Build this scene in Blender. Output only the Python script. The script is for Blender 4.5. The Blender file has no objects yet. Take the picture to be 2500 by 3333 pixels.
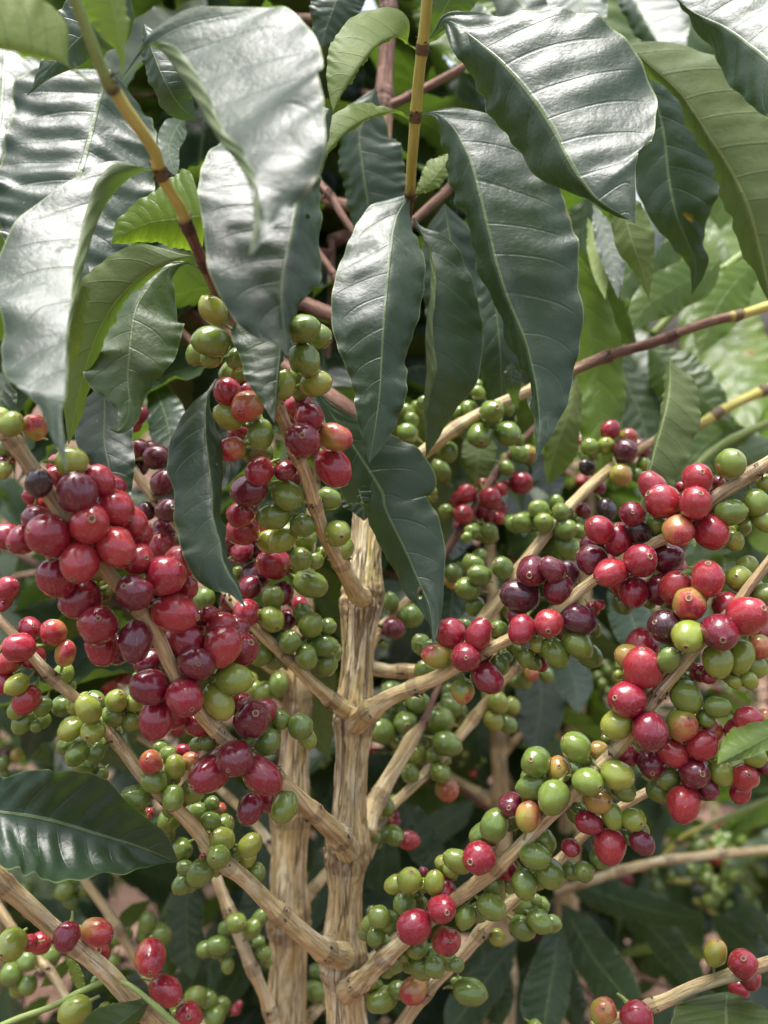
import bpy, bmesh, math, random
import numpy as np
from mathutils import Vector, Matrix, noise as mn

random.seed(7)
SC = bpy.context.scene
COL = SC.collection

# ------------------------------------------------------------------ camera
CAM_LOC = Vector((0.0, 0.0, 1.42))
PITCH = math.radians(9)
cam_d = bpy.data.cameras.new("camera")
cam = bpy.data.objects.new("camera", cam_d)
COL.objects.link(cam)
cam.location = CAM_LOC
cam.rotation_euler = (math.radians(90) - PITCH, 0, 0)
cam_d.sensor_fit = 'VERTICAL'
cam_d.sensor_height = 36.0
cam_d.lens = 36.0
cam_d.clip_start = 0.01
cam_d.clip_end = 400
cam_d.dof.use_dof = True
cam_d.dof.focus_distance = 0.415
cam_d.dof.aperture_fstop = 8.5
SC.camera = cam

# ------------------------------------------------------------------ sky, sun, exposure
SUN_DIR = Vector((-0.12, 0.06, 1.0)).normalized()      # towards the sun: high, almost overhead, veiled by thin cloud
world = bpy.data.worlds.new("World")
SC.world = world
world.use_nodes = True
wn = world.node_tree.nodes
wl = world.node_tree.links
wn.clear()
w_out = wn.new("ShaderNodeOutputWorld")
w_bg = wn.new("ShaderNodeBackground")
w_sky = wn.new("ShaderNodeTexSky")
w_sky.sky_type = 'NISHITA'
w_sky.sun_disc = False
w_sky.sun_elevation = math.asin(SUN_DIR.z)
w_sky.sun_rotation = math.atan2(SUN_DIR.x, SUN_DIR.y)
w_sky.air_density = 1.0
w_sky.dust_density = 6.0
w_sky.ozone_density = 0.6
w_hs = wn.new("ShaderNodeHueSaturation")
w_hs.inputs['Saturation'].default_value = 0.65          # milky, mostly clouded sky
wl.new(w_sky.outputs[0], w_hs.inputs['Color'])
wl.new(w_hs.outputs[0], w_bg.inputs[0])
w_bg.inputs[1].default_value = 0.125
wl.new(w_bg.outputs[0], w_out.inputs[0])
sun_d = bpy.data.lights.new("sun", 'SUN')
sun_d.energy = 2.3
sun_d.angle = math.radians(30)
sun_d.color = (1.0, 0.99, 0.975)
sun = bpy.data.objects.new("sun", sun_d)
sun.rotation_euler = SUN_DIR.to_track_quat('Z', 'Y').to_euler()
COL.objects.link(sun)

SC.view_settings.view_transform = 'Standard'
SC.view_settings.look = 'None'
SC.view_settings.gamma = 1
SC.view_settings.use_curve_mapping = False
SC.view_settings.exposure = 1.50
SC.render.engine = 'CYCLES'
SC.cycles.use_denoising = True
SC.cycles.max_bounces = 7
SC.cycles.diffuse_bounces = 4
SC.cycles.glossy_bounces = 3
SC.cycles.transmission_bounces = 5
SC.cycles.caustics_reflective = False
SC.cycles.caustics_refractive = False

# ------------------------------------------------------------------ picture point -> place
RC = Matrix.Rotation(math.radians(90) - PITCH, 3, 'X')
RCN = np.array(RC)
CLN = np.array(CAM_LOC)
CROP = {
 'F': (0, 0, 1.50693), 'T1': (0, 0, .75347), 'T2': (1250, 0, .75347),
 'M1': (0, 1000, .54249), 'M2': (600, 900, .54249),
 'K3': (0, 1700, .42194), 'K4': (500, 1700, .45208), 'K5': (1150, 1700, .42194), 'K6': (1800, 1700, .42194),
 'J1': (1300, 1200, .3918), 'J2': (1850, 1200, .3918),
 'N1': (0, 2300, .3918), 'N2': (600, 2300, .3918), 'N3': (1200, 2300, .3918), 'N4': (1850, 2300, .3918),
 'P1': (0, 2800, .3918), 'P2': (600, 2800, .3918), 'P3': (1200, 2800, .3918), 'P4': (1850, 2800, .3918),
}
def S(crop, x, y):
    c = CROP[crop]
    return c[0] + c[2] * x, c[1] + c[2] * y
def at(sx, sy, d):
    return CAM_LOC + RC @ Vector(((sx - 1250) / 3333 * d, -(sy - 1666.5) / 3333 * d, -d))
def at_np(sx, sy, d):
    L = np.stack([(sx - 1250) / 3333 * d, -(sy - 1666.5) / 3333 * d, -d], -1)
    return L @ RCN.T + CLN
def depth_of(p):
    return -(RC.transposed() @ (p - CAM_LOC)).z
def px(p):
    q = RC.transposed() @ (p - CAM_LOC)
    d = -q.z
    return 1250 + q.x / d * 3333, 1666.5 - q.y / d * 3333

# ------------------------------------------------------------------ materials
def new_mat(name):
    m = bpy.data.materials.new(name)
    m.use_nodes = True
    m.node_tree.nodes.clear()
    return m, m.node_tree.nodes, m.node_tree.links
class NT:
    """small helper round a node tree"""
    def __init__(s, name):
        s.m, s.n, s.l = new_mat(name)
        s.out = s.n.new("ShaderNodeOutputMaterial")
    def node(s, t, **kw):
        q = s.n.new(t)
        for k, v in kw.items():
            setattr(q, k, v)
        return q
    def put(s, sock, v):
        if isinstance(v, bpy.types.NodeSocket):
            s.l.new(v, sock)
        elif v is not None:
            sock.default_value = v
    def math(s, op, a, b=None, c=None, clamp=False):
        q = s.node("ShaderNodeMath", operation=op, use_clamp=clamp)
        s.put(q.inputs[0], a)
        s.put(q.inputs[1], b)
        s.put(q.inputs[2], c)
        return q.outputs[0]
    def step(s, x, lo, hi):
        q = s.node("ShaderNodeMapRange", interpolation_type='SMOOTHSTEP')
        s.put(q.inputs[0], x)
        s.put(q.inputs[1], lo)
        s.put(q.inputs[2], hi)
        return q.outputs[0]
    def mix(s, f, a, b, mode='MIX'):
        q = s.node("ShaderNodeMix", data_type='RGBA', blend_type=mode)
        s.put(q.inputs[0], f)
        s.put(q.inputs[6], a if isinstance(a, bpy.types.NodeSocket) else (*a, 1))
        s.put(q.inputs[7], b if isinstance(b, bpy.types.NodeSocket) else (*b, 1))
        return q.outputs[2]
    def noise(s, vec, scale, detail=3, rough=.55, dim='3D', w=None):
        q = s.node("ShaderNodeTexNoise", noise_dimensions=dim)
        if vec is not None:
            s.l.new(vec, q.inputs['Vector'])
        q.inputs['Scale'].default_value = scale
        q.inputs['Detail'].default_value = detail
        q.inputs['Roughness'].default_value = rough
        if w is not None:
            s.put(q.inputs['W'], w)
        return q.outputs[0]
    def ramp(s, f, stops):
        q = s.node("ShaderNodeValToRGB")
        e = q.color_ramp.elements
        while len(e) < len(stops):
            e.new(.5)
        for el, (p, c) in zip(e, stops):
            el.position = p
            el.color = (*c, 1)
        s.put(q.inputs[0], f)
        return q.outputs[0]
    def bump(s, h, strength, dist, normal=None):
        q = s.node("ShaderNodeBump")
        q.inputs['Strength'].default_value = strength
        q.inputs['Distance'].default_value = dist
        s.l.new(h, q.inputs['Height'])
        if normal is not None:
            s.l.new(normal, q.inputs['Normal'])
        return q.outputs[0]
    def scale(s, vec, xyz):
        q = s.node("ShaderNodeMapping")
        s.l.new(vec, q.inputs[0])
        q.inputs['Scale'].default_value = xyz
        return q.outputs[0]
    def bsdf(s, col, rough, normal=None, spec=.5):
        q = s.node("ShaderNodeBsdfPrincipled")
        s.put(q.inputs['Base Color'], col if isinstance(col, bpy.types.NodeSocket) else (*col, 1))
        s.put(q.inputs['Roughness'], rough)
        q.inputs['Specular IOR Level'].default_value = spec
        if normal is not None:
            s.l.new(normal, q.inputs['Normal'])
        return q

def leaf_material():
    t = NT("coffee_leaf")
    uv = t.node("ShaderNodeUVMap").outputs[0]
    sp = t.node("ShaderNodeSeparateXYZ")
    t.l.new(uv, sp.inputs[0])
    U = t.math('MULTIPLY_ADD', sp.outputs[0], 2.0, -1.0)
    V = sp.outputs[1]
    aU = t.math('ABSOLUTE', U)
    oi = t.node("ShaderNodeObjectInfo")
    oc = t.node("ShaderNodeSeparateColor")
    t.l.new(oi.outputs['Color'], oc.inputs[0])
    young, rust, seed = oc.outputs
    side = t.math('GREATER_THAN', U, 0)
    ph = t.math('SUBTRACT', V, t.math('MULTIPLY', t.math('POWER', aU, 1.3), .13))
    ph = t.math('MULTIPLY_ADD', ph, 10.0, t.math('MULTIPLY', side, .45))
    wob = t.math('SINE', t.math('MULTIPLY_ADD', V, 21.0, t.math('MULTIPLY_ADD', side, 2.0, t.math('MULTIPLY', seed, 40.0))))
    ph = t.math('MULTIPLY_ADD', wob, .13, ph)
    fr = t.math('ABSOLUTE', t.math('SUBTRACT', t.math('FRACT', t.math('ADD', ph, .5)), .5))
    vein = t.math('SUBTRACT', 1.0, t.step(fr, .012, .055))
    vein = t.math('MULTIPLY', vein, t.math('SUBTRACT', 1.0, t.step(aU, .62, .97)))
    mid = t.math('SUBTRACT', 1.0, t.step(aU, .016, .036))
    margin = t.step(aU, .962, .985)
    co = t.node("ShaderNodeTexCoord").outputs['Object']
    sv = t.math('MULTIPLY', seed, 37.0)
    n1 = t.noise(co, 28, 3, .6, '4D', sv)
    n2 = t.noise(co, 140, 3, .6, '4D', sv)
    n3 = t.noise(co, 420, 2, .6, '4D', sv)
    # upper side
    top = t.mix(young, (.017, .036, .021), (.12, .215, .024))
    top = t.mix(t.step(n1, .35, .7), top, t.mix(young, (.028, .053, .028), (.175, .265, .026)))
    top = t.mix(t.math('MULTIPLY', vein, .08), top, (.11, .17, .06))
    top = t.mix(t.math('MULTIPLY', mid, .65), top, (.15, .21, .085))
    top = t.mix(t.math('MULTIPLY', margin, .55), top, (.22, .29, .10))
    # under side, paler and dull
    und = t.mix(young, (.085, .125, .045), (.24, .33, .05))
    und = t.mix(t.step(n1, .35, .7), und, t.mix(young, (.12, .16, .062), (.29, .36, .06)))
    und = t.mix(t.math('MULTIPLY', vein, .3), und, (.06, .10, .035))
    und = t.mix(t.math('MULTIPLY', mid, .85), und, (.27, .32, .12))
    back = t.node("ShaderNodeNewGeometry").outputs['Backfacing']
    col = t.mix(back, top, und)
    # rust and eaten spots
    vo = t.node("ShaderNodeTexVoronoi", feature='F1', voronoi_dimensions='4D')
    t.l.new(co, vo.inputs['Vector'])
    vo.inputs['Scale'].default_value = 55
    t.l.new(sv, vo.inputs['W'])
    vd = t.math('ADD', vo.outputs['Distance'], t.math('MULTIPLY', t.math('SUBTRACT', n2, .5), .25))
    rsel = t.math('LESS_THAN', t.noise(co, 17, 1, .5, '4D', t.math('ADD', sv, 5.0)), t.math('MULTIPLY_ADD', rust, .32, .24))
    halo = t.math('MULTIPLY', t.math('SUBTRACT', 1.0, t.step(vd, .16, .34)), rsel)
    core = t.math('MULTIPLY', t.math('SUBTRACT', 1.0, t.step(vd, .08, .17)), rsel)
    halo = t.math('MULTIPLY', halo, t.math('GREATER_THAN', rust, .01))
    core = t.math('MULTIPLY', core, t.math('GREATER_THAN', rust, .01))
    col = t.mix(t.math('MULTIPLY', halo, .75), col, (.42, .30, .03))
    col = t.mix(core, col, (.10, .035, .015))
    # dull water marks and brown bitten margins
    wm = t.step(t.noise(co, 60, 4, .7, '4D', t.math('ADD', sv, 21.0)), .58, .70)
    col = t.mix(t.math('MULTIPLY', wm, .16), col, (.20, .22, .17))
    bm = t.math('MULTIPLY', t.step(aU, .90, .985), t.step(t.noise(co, 38, 3, .6, '4D', t.math('ADD', sv, 31.0)), .62, .70))
    col = t.mix(t.math('MULTIPLY', bm, .8), col, (.19, .11, .04))
    # pale dust flecks and dried drops
    fl = t.math('GREATER_THAN', t.noise(co, 300, 1, .4, '4D', t.math('ADD', sv, 9.0)), .80)
    col = t.mix(t.math('MULTIPLY', fl, .5), col, (.32, .33, .26))
    # relief
    vor = t.node("ShaderNodeTexVoronoi", feature='DISTANCE_TO_EDGE')
    t.l.new(co, vor.inputs['Vector'])
    vor.inputs['Scale'].default_value = 330
    h = t.math('MULTIPLY', t.step(vor.outputs['Distance'], 0, .2), .07)
    h = t.math('ADD', h, t.math('MULTIPLY', n2, 1.5))
    h = t.math('ADD', h, t.math('MULTIPLY', n3, .35))
    h = t.math('SUBTRACT', h, t.math('MULTIPLY', vein, .45))
    h = t.math('ADD', h, t.math('MULTIPLY', mid, .8))
    nrm = t.bump(h, .42, .0006)
    rough = t.math('ADD', t.math('MULTIPLY', n2, .22), t.math('MULTIPLY_ADD', n1, .18, .16))
    rough = t.math('ADD', rough, t.math('MULTIPLY', back, .25))
    rough = t.math('ADD', rough, t.math('MULTIPLY', wm, .22))
    b = t.bsdf(col, rough, nrm, .5)
    tr = t.node("ShaderNodeBsdfTranslucent")
    tc = t.mix(young, (.10, .19, .02), (.30, .47, .025))
    tc = t.mix(t.math('MULTIPLY', vein, .5), tc, (.05, .10, .01))
    tc = t.mix(t.math('MULTIPLY', halo, .8), tc, (.40, .20, .02))
    tc = t.mix(core, tc, (.03, .012, .006))
    t.l.new(tc, tr.inputs[0])
    ms = t.node("ShaderNodeMixShader")
    t.put(ms.inputs[0], t.math('MULTIPLY_ADD', young, .26, .28))
    t.l.new(b.outputs[0], ms.inputs[1])
    t.l.new(tr.outputs[0], ms.inputs[2])
    t.l.new(ms.outputs[0], t.out.inputs[0])
    return t.m

def cherry_material():
    t = NT("cherry_skin")
    co = t.node("ShaderNodeTexCoord").outputs['Object']
    oi = t.node("ShaderNodeObjectInfo")
    oc = t.node("ShaderNodeSeparateColor")
    t.l.new(oi.outputs['Color'], oc.inputs[0])
    ripe, spread, scar = oc.outputs
    sd = t.math('MULTIPLY', oi.outputs['Random'], 50.0)
    sx = t.node("ShaderNodeSeparateXYZ")
    t.l.new(co, sx.inputs[0])
    n1 = t.noise(co, 1.1, 3, .55, '4D', sd)
    n2 = t.noise(co, 7, 3, .6, '4D', sd)
    st = t.noise(t.scale(co, (1, 1, .18)), 9, 2, .5, '4D', sd)
    g = t.math('ADD', t.math('MULTIPLY', sx.outputs[0], .30), t.math('MULTIPLY', sx.outputs[2], .26))
    g = t.math('ADD', g, t.math('MULTIPLY', t.math('SUBTRACT', n1, .5), 1.6))
    g = t.math('ADD', g, t.math('MULTIPLY', t.math('SUBTRACT', st, .5), .35))
    rp = t.math('ADD', ripe, t.math('MULTIPLY', g, spread), clamp=True)
    rp = t.math('ADD', rp, t.math('MULTIPLY', t.math('SUBTRACT', n2, .5), .05), clamp=True)
    col = t.ramp(rp, [(0, (.112, .180, .030)), (.14, (.215, .280, .036)), (.28, (.31, .30, .045)), (.42, (.40, .175, .060)),
                      (.56, (.38, .036, .038)), (.68, (.285, .011, .030)), (.80, (.150, .008, .025)), (.90, (.080, .010, .026)), (1, (.018, .012, .016))])
    # pale lengthwise veins under a green skin
    ang = t.noise(t.scale(co, (1, 1, .06)), 5, 1, .5, '4D', sd)
    vn = t.math('SUBTRACT', 1.0, t.step(t.math('ABSOLUTE', t.math('SUBTRACT', ang, .5)), .004, .02))
    col = t.mix(t.math('MULTIPLY', vn, .16), col, (.40, .40, .14))
    # tan scars and specks
    vo = t.node("ShaderNodeTexVoronoi", feature='F1', voronoi_dimensions='4D')
    t.l.new(co, vo.inputs['Vector'])
    t.l.new(sd, vo.inputs['W'])
    vo.inputs['Scale'].default_value = 2.6
    vd = t.math('ADD', vo.outputs['Distance'], t.math('MULTIPLY', t.math('SUBTRACT', n2, .5), .35))
    sel = t.math('LESS_THAN', t.noise(co, 1.3, 1, .5, '4D', t.math('ADD', sd, 3.0)), t.math('MULTIPLY_ADD', scar, .40, .20))
    sc_ = t.math('MULTIPLY', t.math('SUBTRACT', 1.0, t.step(vd, .10, .18)), sel)
    col = t.mix(t.math('MULTIPLY', sc_, .75), col, (.34, .20, .10))
    fl = t.math('GREATER_THAN', t.noise(co, 15, 1, .4, '4D', t.math('ADD', sd, 9.0)), .735)
    col = t.mix(t.math('MULTIPLY', fl, .35), col, (.45, .33, .25))
    bl = t.step(t.noise(co, 2.2, 3, .6, '4D', t.math('ADD', sd, 1.0)), .5, .8)
    col = t.mix(t.math('MULTIPLY', bl, .15), col, (.40, .34, .36))      # dusty bloom
    h = t.math('ADD', t.math('MULTIPLY', n2, .5), t.math('MULTIPLY', t.noise(co, 26, 2, .5), .22))
    h = t.math('SUBTRACT', h, t.math('MULTIPLY', sc_, .5))
    nrm = t.bump(h, .22, .0003)
    rough = t.math('ADD', t.math('MULTIPLY_ADD', n2, .13, .13), t.math('MULTIPLY', sc_, .35))
    rough = t.math('ADD', rough, t.math('MULTIPLY', bl, .10))
    b = t.bsdf(col, rough, nrm, .5)
    b.inputs['Coat Weight'].default_value = .5
    b.inputs['Coat Roughness'].default_value = .13
    b.inputs['Subsurface Weight'].default_value = .08
    b.inputs['Subsurface Radius'].default_value = (1.0, .35, .2)
    b.inputs['Subsurface Scale'].default_value = .0018
    t.l.new(b.outputs[0], t.out.inputs[0])
    return t.m

def plain(name, c1, c2, scale, rough=.7, stretch=(1, 1, 1), coord='Object', bump=.3, bd=.0005):
    t = NT(name)
    co = t.node("ShaderNodeTexCoord").outputs[coord]
    co = t.scale(co, stretch)
    n = t.noise(co, scale, 4, .6)
    col = t.mix(t.step(n, .3, .7), c1, c2)
    b = t.bsdf(col, rough, t.bump(n, bump, bd), .35)
    t.l.new(b.outputs[0], t.out.inputs[0])
    return t.m

def bark_material():
    t = NT("coffee_bark")
    at_ = t.node("ShaderNodeAttribute", attribute_name="barkco")
    co = at_.outputs['Vector']
    age = t.node("ShaderNodeAttribute", attribute_name="age").outputs['Fac']
    nd = t.node("ShaderNodeAttribute", attribute_name="node").outputs['Fac']
    long_ = t.scale(co, (1, 1, .13))
    mid_ = t.scale(co, (1, 1, .30))
    a1 = t.noise(long_, 260, 5, .65)
    a2 = t.noise(long_, 700, 4, .6)
    a3 = t.noise(mid_, 110, 4, .6)
    a4 = t.noise(co, 900, 3, .6)
    bark = t.mix(t.step(a1, .38, .62), (.46, .33, .15), (.70, .55, .285))
    bark = t.mix(t.step(a3, .50, .64), bark, (.78, .68, .42))
    bark = t.mix(t.math('MULTIPLY', t.step(t.noise(co, 60, 4, .6), .53, .66), .6), bark, (.47, .41, .15))
    bark = t.mix(t.math('MULTIPLY', t.step(t.noise(co, 24, 4, .65), .52, .66), .45), bark, (.27, .22, .16))
    fine_ = t.scale(co, (1, 1, .05))
    ck = t.noise(fine_, 120, 3, .5)
    ck2 = t.noise(fine_, 400, 3, .6)
    rim = t.math('SUBTRACT', 1.0, t.step(t.math('ABSOLUTE', t.math('SUBTRACT', ck, .515)), .01, .03))
    trunk = t.node("ShaderNodeAttribute", attribute_name="stem").outputs['Fac']
    crack = t.math('SUBTRACT', 1.0, t.step(t.math('ABSOLUTE', t.math('SUBTRACT', ck, .49)), .006, .020))
    crack2 = t.math('SUBTRACT', 1.0, t.step(t.math('ABSOLUTE', t.math('SUBTRACT', ck2, .5)), .008, .03))
    bark = t.mix(t.math('MULTIPLY', rim, .55), bark, (.72, .63, .46))
    bark = t.mix(t.math('MULTIPLY', crack2, t.math('MULTIPLY_ADD', trunk, .28, .10)), bark, (.20, .135, .08))
    bark = t.mix(t.math('MULTIPLY', crack, t.math('MULTIPLY_ADD', trunk, .50, .22)), bark, (.17, .115, .07))
    bark = t.mix(t.math('MULTIPLY', t.step(a2, .62, .76), .45), bark, (.15, .10, .06))
    bark = t.mix(t.math('MULTIPLY', t.step(a4, .64, .76), .35), bark, (.16, .105, .07))
    twig = t.mix(t.step(a1, .36, .64), (.125, .062, .045), (.25, .145, .105))
    twig = t.mix(t.math('MULTIPLY', t.step(a3, .55, .7), .6), twig, (.36, .26, .19))
    col = t.mix(t.step(age, .04, .22), bark, twig)
    yel = t.mix(t.step(a1, .36, .64), (.38, .33, .065), (.50, .45, .13))
    grn = t.mix(t.step(a1, .36, .64), (.19, .26, .075), (.26, .33, .11))
    ed = t.math('ADD', age, t.math('MULTIPLY', t.math('SUBTRACT', a3, .5), .25))
    col = t.mix(t.step(ed, .36, .44), col, yel)
    col = t.mix(t.step(ed, .72, .85), col, grn)
    nf = t.math('MULTIPLY', t.step(t.math('ADD', nd, t.math('MULTIPLY', t.math('SUBTRACT', a3, .5), .6)), .45, .62), t.math('SUBTRACT', 1.0, t.step(age, .8, .95)))
    col = t.mix(t.math('MULTIPLY', nf, t.math('MULTIPLY_ADD', t.step(age, .1, .35), .50, .38)), col, (.085, .045, .035))
    smooth = t.step(age, .3, .5)
    h = t.math('ADD', t.math('MULTIPLY', a1, 1.0), t.math('MULTIPLY', a2, .55))
    h = t.math('ADD', h, t.math('MULTIPLY', a4, .2))
    h = t.math('SUBTRACT', h, t.math('MULTIPLY', crack, t.math('MULTIPLY_ADD', trunk, .8, .3)))
    h = t.math('SUBTRACT', h, t.math('MULTIPLY', crack2, .4))
    h = t.math('MULTIPLY', h, t.math('MULTIPLY_ADD', smooth, -.85, 1.0))
    nrm = t.bump(h, .9, .0014)
    b = t.bsdf(col, t.math('MULTIPLY_ADD', smooth, -.30, .78), nrm, .3)
    t.l.new(b.outputs[0], t.out.inputs[0])
    return t.m

M_LEAF = leaf_material()
M_SKIN = cherry_material()
M_DISC = plain("cherry_disc", (.22, .12, .07), (.40, .26, .16), 9, .8)
M_PIT = plain("cherry_disc_pit", (.07, .04, .025), (.17, .10, .06), 9, .9)
M_STALK = plain("cherry_stalk", (.15, .19, .05), (.24, .27, .08), 6, .6)
M_BARK = bark_material()
M_SCALE = plain("dry_bract", (.035, .022, .016), (.17, .10, .06), 300, .85)
M_HOLE = M_SCALE

# ------------------------------------------------------------------ objects and parents
WPOS = {}                    # world position of every parent (all parents are unrotated)
def put(o, loc, parent=None):
    loc = Vector(loc)
    COL.objects.link(o)
    if parent is None:
        o.location = loc
    else:
        o.parent = parent
        o.location = loc - WPOS[parent.name]
    WPOS[o.name] = loc
    return o
def root(name, label, cat, loc, group=None):
    o = bpy.data.objects.new(name, None)
    o.empty_display_size = .05
    put(o, loc)
    o['label'] = label
    o['category'] = cat
    if group:
        o['group'] = group
    return o
def mesh_obj(name, verts, faces, mats, origin, parent=None, midx=None, smooth=True):
    me = bpy.data.meshes.new(name)
    o0 = Vector(origin)
    me.from_pydata([tuple(Vector(v) - o0) for v in verts], [], faces)
    for m in mats:
        me.materials.append(m)
    if midx is not None:
        me.polygons.foreach_set('material_index', midx)
    if smooth:
        me.polygons.foreach_set('use_smooth', [True] * len(me.polygons))
    me.update()
    o = bpy.data.objects.new(name, me)
    return put(o, origin, parent)

def catmull(P, n):
    """resample rows of P (k,c) to n rows, parameter by chord length of the first columns"""
    P = np.asarray(P, float)
    k = len(P)
    seg = np.linalg.norm(np.diff(P[:, :3], axis=0), axis=1) + 1e-9
    s = np.concatenate([[0], np.cumsum(seg)])
    s /= s[-1]
    T = np.empty_like(P)
    T[1:-1] = (P[2:] - P[:-2]) / (s[2:] - s[:-2])[:, None]
    T[0] = (P[1] - P[0]) / (s[1] - s[0])
    T[-1] = (P[-1] - P[-2]) / (s[-1] - s[-2])
    x = np.linspace(0, 1, n)
    i = np.clip(np.searchsorted(s, x, side='right') - 1, 0, k - 2)
    h = (s[i + 1] - s[i])[:, None]
    u = ((x - s[i]) / (s[i + 1] - s[i]))[:, None]
    return (2 * u**3 - 3 * u**2 + 1) * P[i] + (u**3 - 2 * u**2 + u) * h * T[i] + (-2 * u**3 + 3 * u**2) * P[i + 1] + (u**3 - u**2) * h * T[i + 1]

def vnoise(p):
    return mn.noise(p)

def tube(name, pts, parent, segs=16, step=.0025, rough=.05, fissure=0.0, nodes=(), scales=True, cap=True, seed=0, flutes=0, stem=0.0):
    """pts: world (x, y, z, radius, age); a stem or twig as ONE mesh, with swollen nodes ringed by dry bracts"""
    P0 = np.asarray(pts, float)
    L = np.linalg.norm(np.diff(P0[:, :3], axis=0), axis=1).sum()
    n = max(6, int(L / step))
    P = catmull(P0, n)
    C = P[:, :3]
    R = np.maximum(P[:, 3], .0004)
    A = np.clip(P[:, 4], 0, 1)
    s = np.concatenate([[0], np.cumsum(np.linalg.norm(np.diff(C, axis=0), axis=1))])
    T = np.gradient(C, axis=0)
    T /= np.linalg.norm(T, axis=1)[:, None]
    N = np.zeros_like(T)
    ref = np.array([.3, -1, .2])
    v = ref - T[0] * ref.dot(T[0])
    N[0] = v / np.linalg.norm(v)
    for i in range(1, n):
        v = N[i - 1] - T[i] * N[i - 1].dot(T[i])
        N[i] = v / np.linalg.norm(v)
    B = np.cross(T, N)
    node_amt = np.zeros(n)
    swell = np.ones(n)
    rm = R.mean()
    for q in nodes:
        k = np.exp(-((s - q) / (1.0 * rm + .0012))**2)
        node_amt = np.maximum(node_amt, k)
        swell += .26 * k - .10 * np.exp(-((s - q - .2 * rm) / (.12 * rm + .0004))**2)
    th = np.linspace(0, 2 * math.pi, segs, endpoint=False)
    V, BC, AG, ND = [], [], [], []
    rng = random.Random(seed)
    off = Vector((rng.random() * 50, rng.random() * 50, rng.random() * 50))
    lobes = [(rng.random() * 6.28, .035 + .03 * rng.random()) for _ in range(3)]
    for i in range(n):
        base = R[i] * swell[i]
        for j in range(segs):
            c, d_ = math.cos(th[j]), math.sin(th[j])
            q = Vector((c * R[i], d_ * R[i], s[i]))
            f = 1 + rough * vnoise(Vector((q.x * 160, q.y * 160, q.z * 45)) + off)
            if flutes:
                f += .018 * math.sin(2 * th[j] + 1.3 + 3 * vnoise(Vector((0, 0, s[i] * 9)) + off)) + .010 * math.sin(3 * th[j] + s[i] * 14)
            if fissure:
                w = vnoise(Vector((q.x * 330, q.y * 330, q.z * 34)) + off)
                w2 = vnoise(Vector((q.x * 700, q.y * 700, q.z * 60)) - off)
                w3 = vnoise(Vector((q.x * 190, q.y * 190, q.z * 26)) + off * 2)
                cr = max(0, 1 - abs(w) * 8)           # a crack along the grain
                cr2 = max(0, 1 - abs(w2) * 5)
                plate = 1 if w3 > .10 else (max(0, (w3 - .02) / .08) if w3 > .02 else 0)   # a flake standing proud
                f += fissure * (-.95 * cr - .35 * cr2 + .55 * plate)
                f += fissure * .8 * node_amt[i] * vnoise(q * 420 + off)
            V.append(C[i] + base * f * (N[i] * c + B[i] * d_))
            BC.append((q.x, q.y, q.z + seed * .37))
            AG.append(A[i])
            ND.append(node_amt[i])
    F, MI = [], []
    for i in range(n - 1):
        a = i * segs
        for j in range(segs):
            j2 = (j + 1) % segs
            F.append((a + j, a + j2, a + segs + j2, a + segs + j))
    F.append(tuple(range(segs - 1, -1, -1)))
    F.append(tuple((n - 1) * segs + j for j in range(segs)))
    MI = [0] * len(F)
    if scales:
        for q in nodes:
            i = min(n - 1, int(np.searchsorted(s, q)))
            for k in range(rng.randint(5, 11)):
                a = rng.random() * 6.28
                side = 1 if rng.random() < .5 else -1
                a = (0 if side > 0 else math.pi) + rng.gauss(0, .9)
                rad = N[i] * math.cos(a) + B[i] * math.sin(a)
                tan = np.cross(T[i], rad)
                p = C[i] + rad * R[i] * 1.08 + T[i] * rng.gauss(0, .0012)
                dr = rad * rng.uniform(.25, .8) + T[i] * rng.gauss(0, .7) + tan * rng.gauss(0, .5)
                dr /= np.linalg.norm(dr)
                ln = rng.uniform(.0010, .0030)
                w = rng.uniform(.0006, .0013)
                b0 = len(V)
                V += [p + tan * w, p - tan * w, p + np.cross(dr, tan) * w, p + dr * ln]
                BC += [(0, 0, 0)] * 4
                AG += [0] * 4
                ND += [1] * 4
                F += [(b0, b0 + 1, b0 + 3), (b0 + 1, b0 + 2, b0 + 3), (b0 + 2, b0, b0 + 3)]
                MI += [1, 1, 1]
    o = mesh_obj(name, V, F, [M_BARK, M_SCALE], P0[0, :3], parent, MI)
    me = o.data
    a = me.attributes.new("barkco", 'FLOAT_VECTOR', 'POINT')
    a.data.foreach_set('vector', np.asarray(BC, float).ravel())
    for nm, dat in (("age", AG), ("node", ND), ("stem", np.full(len(V), stem))):
        a = me.attributes.new(nm, 'FLOAT', 'POINT')
        a.data.foreach_set('value', np.asarray(dat, float))
    return o

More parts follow.
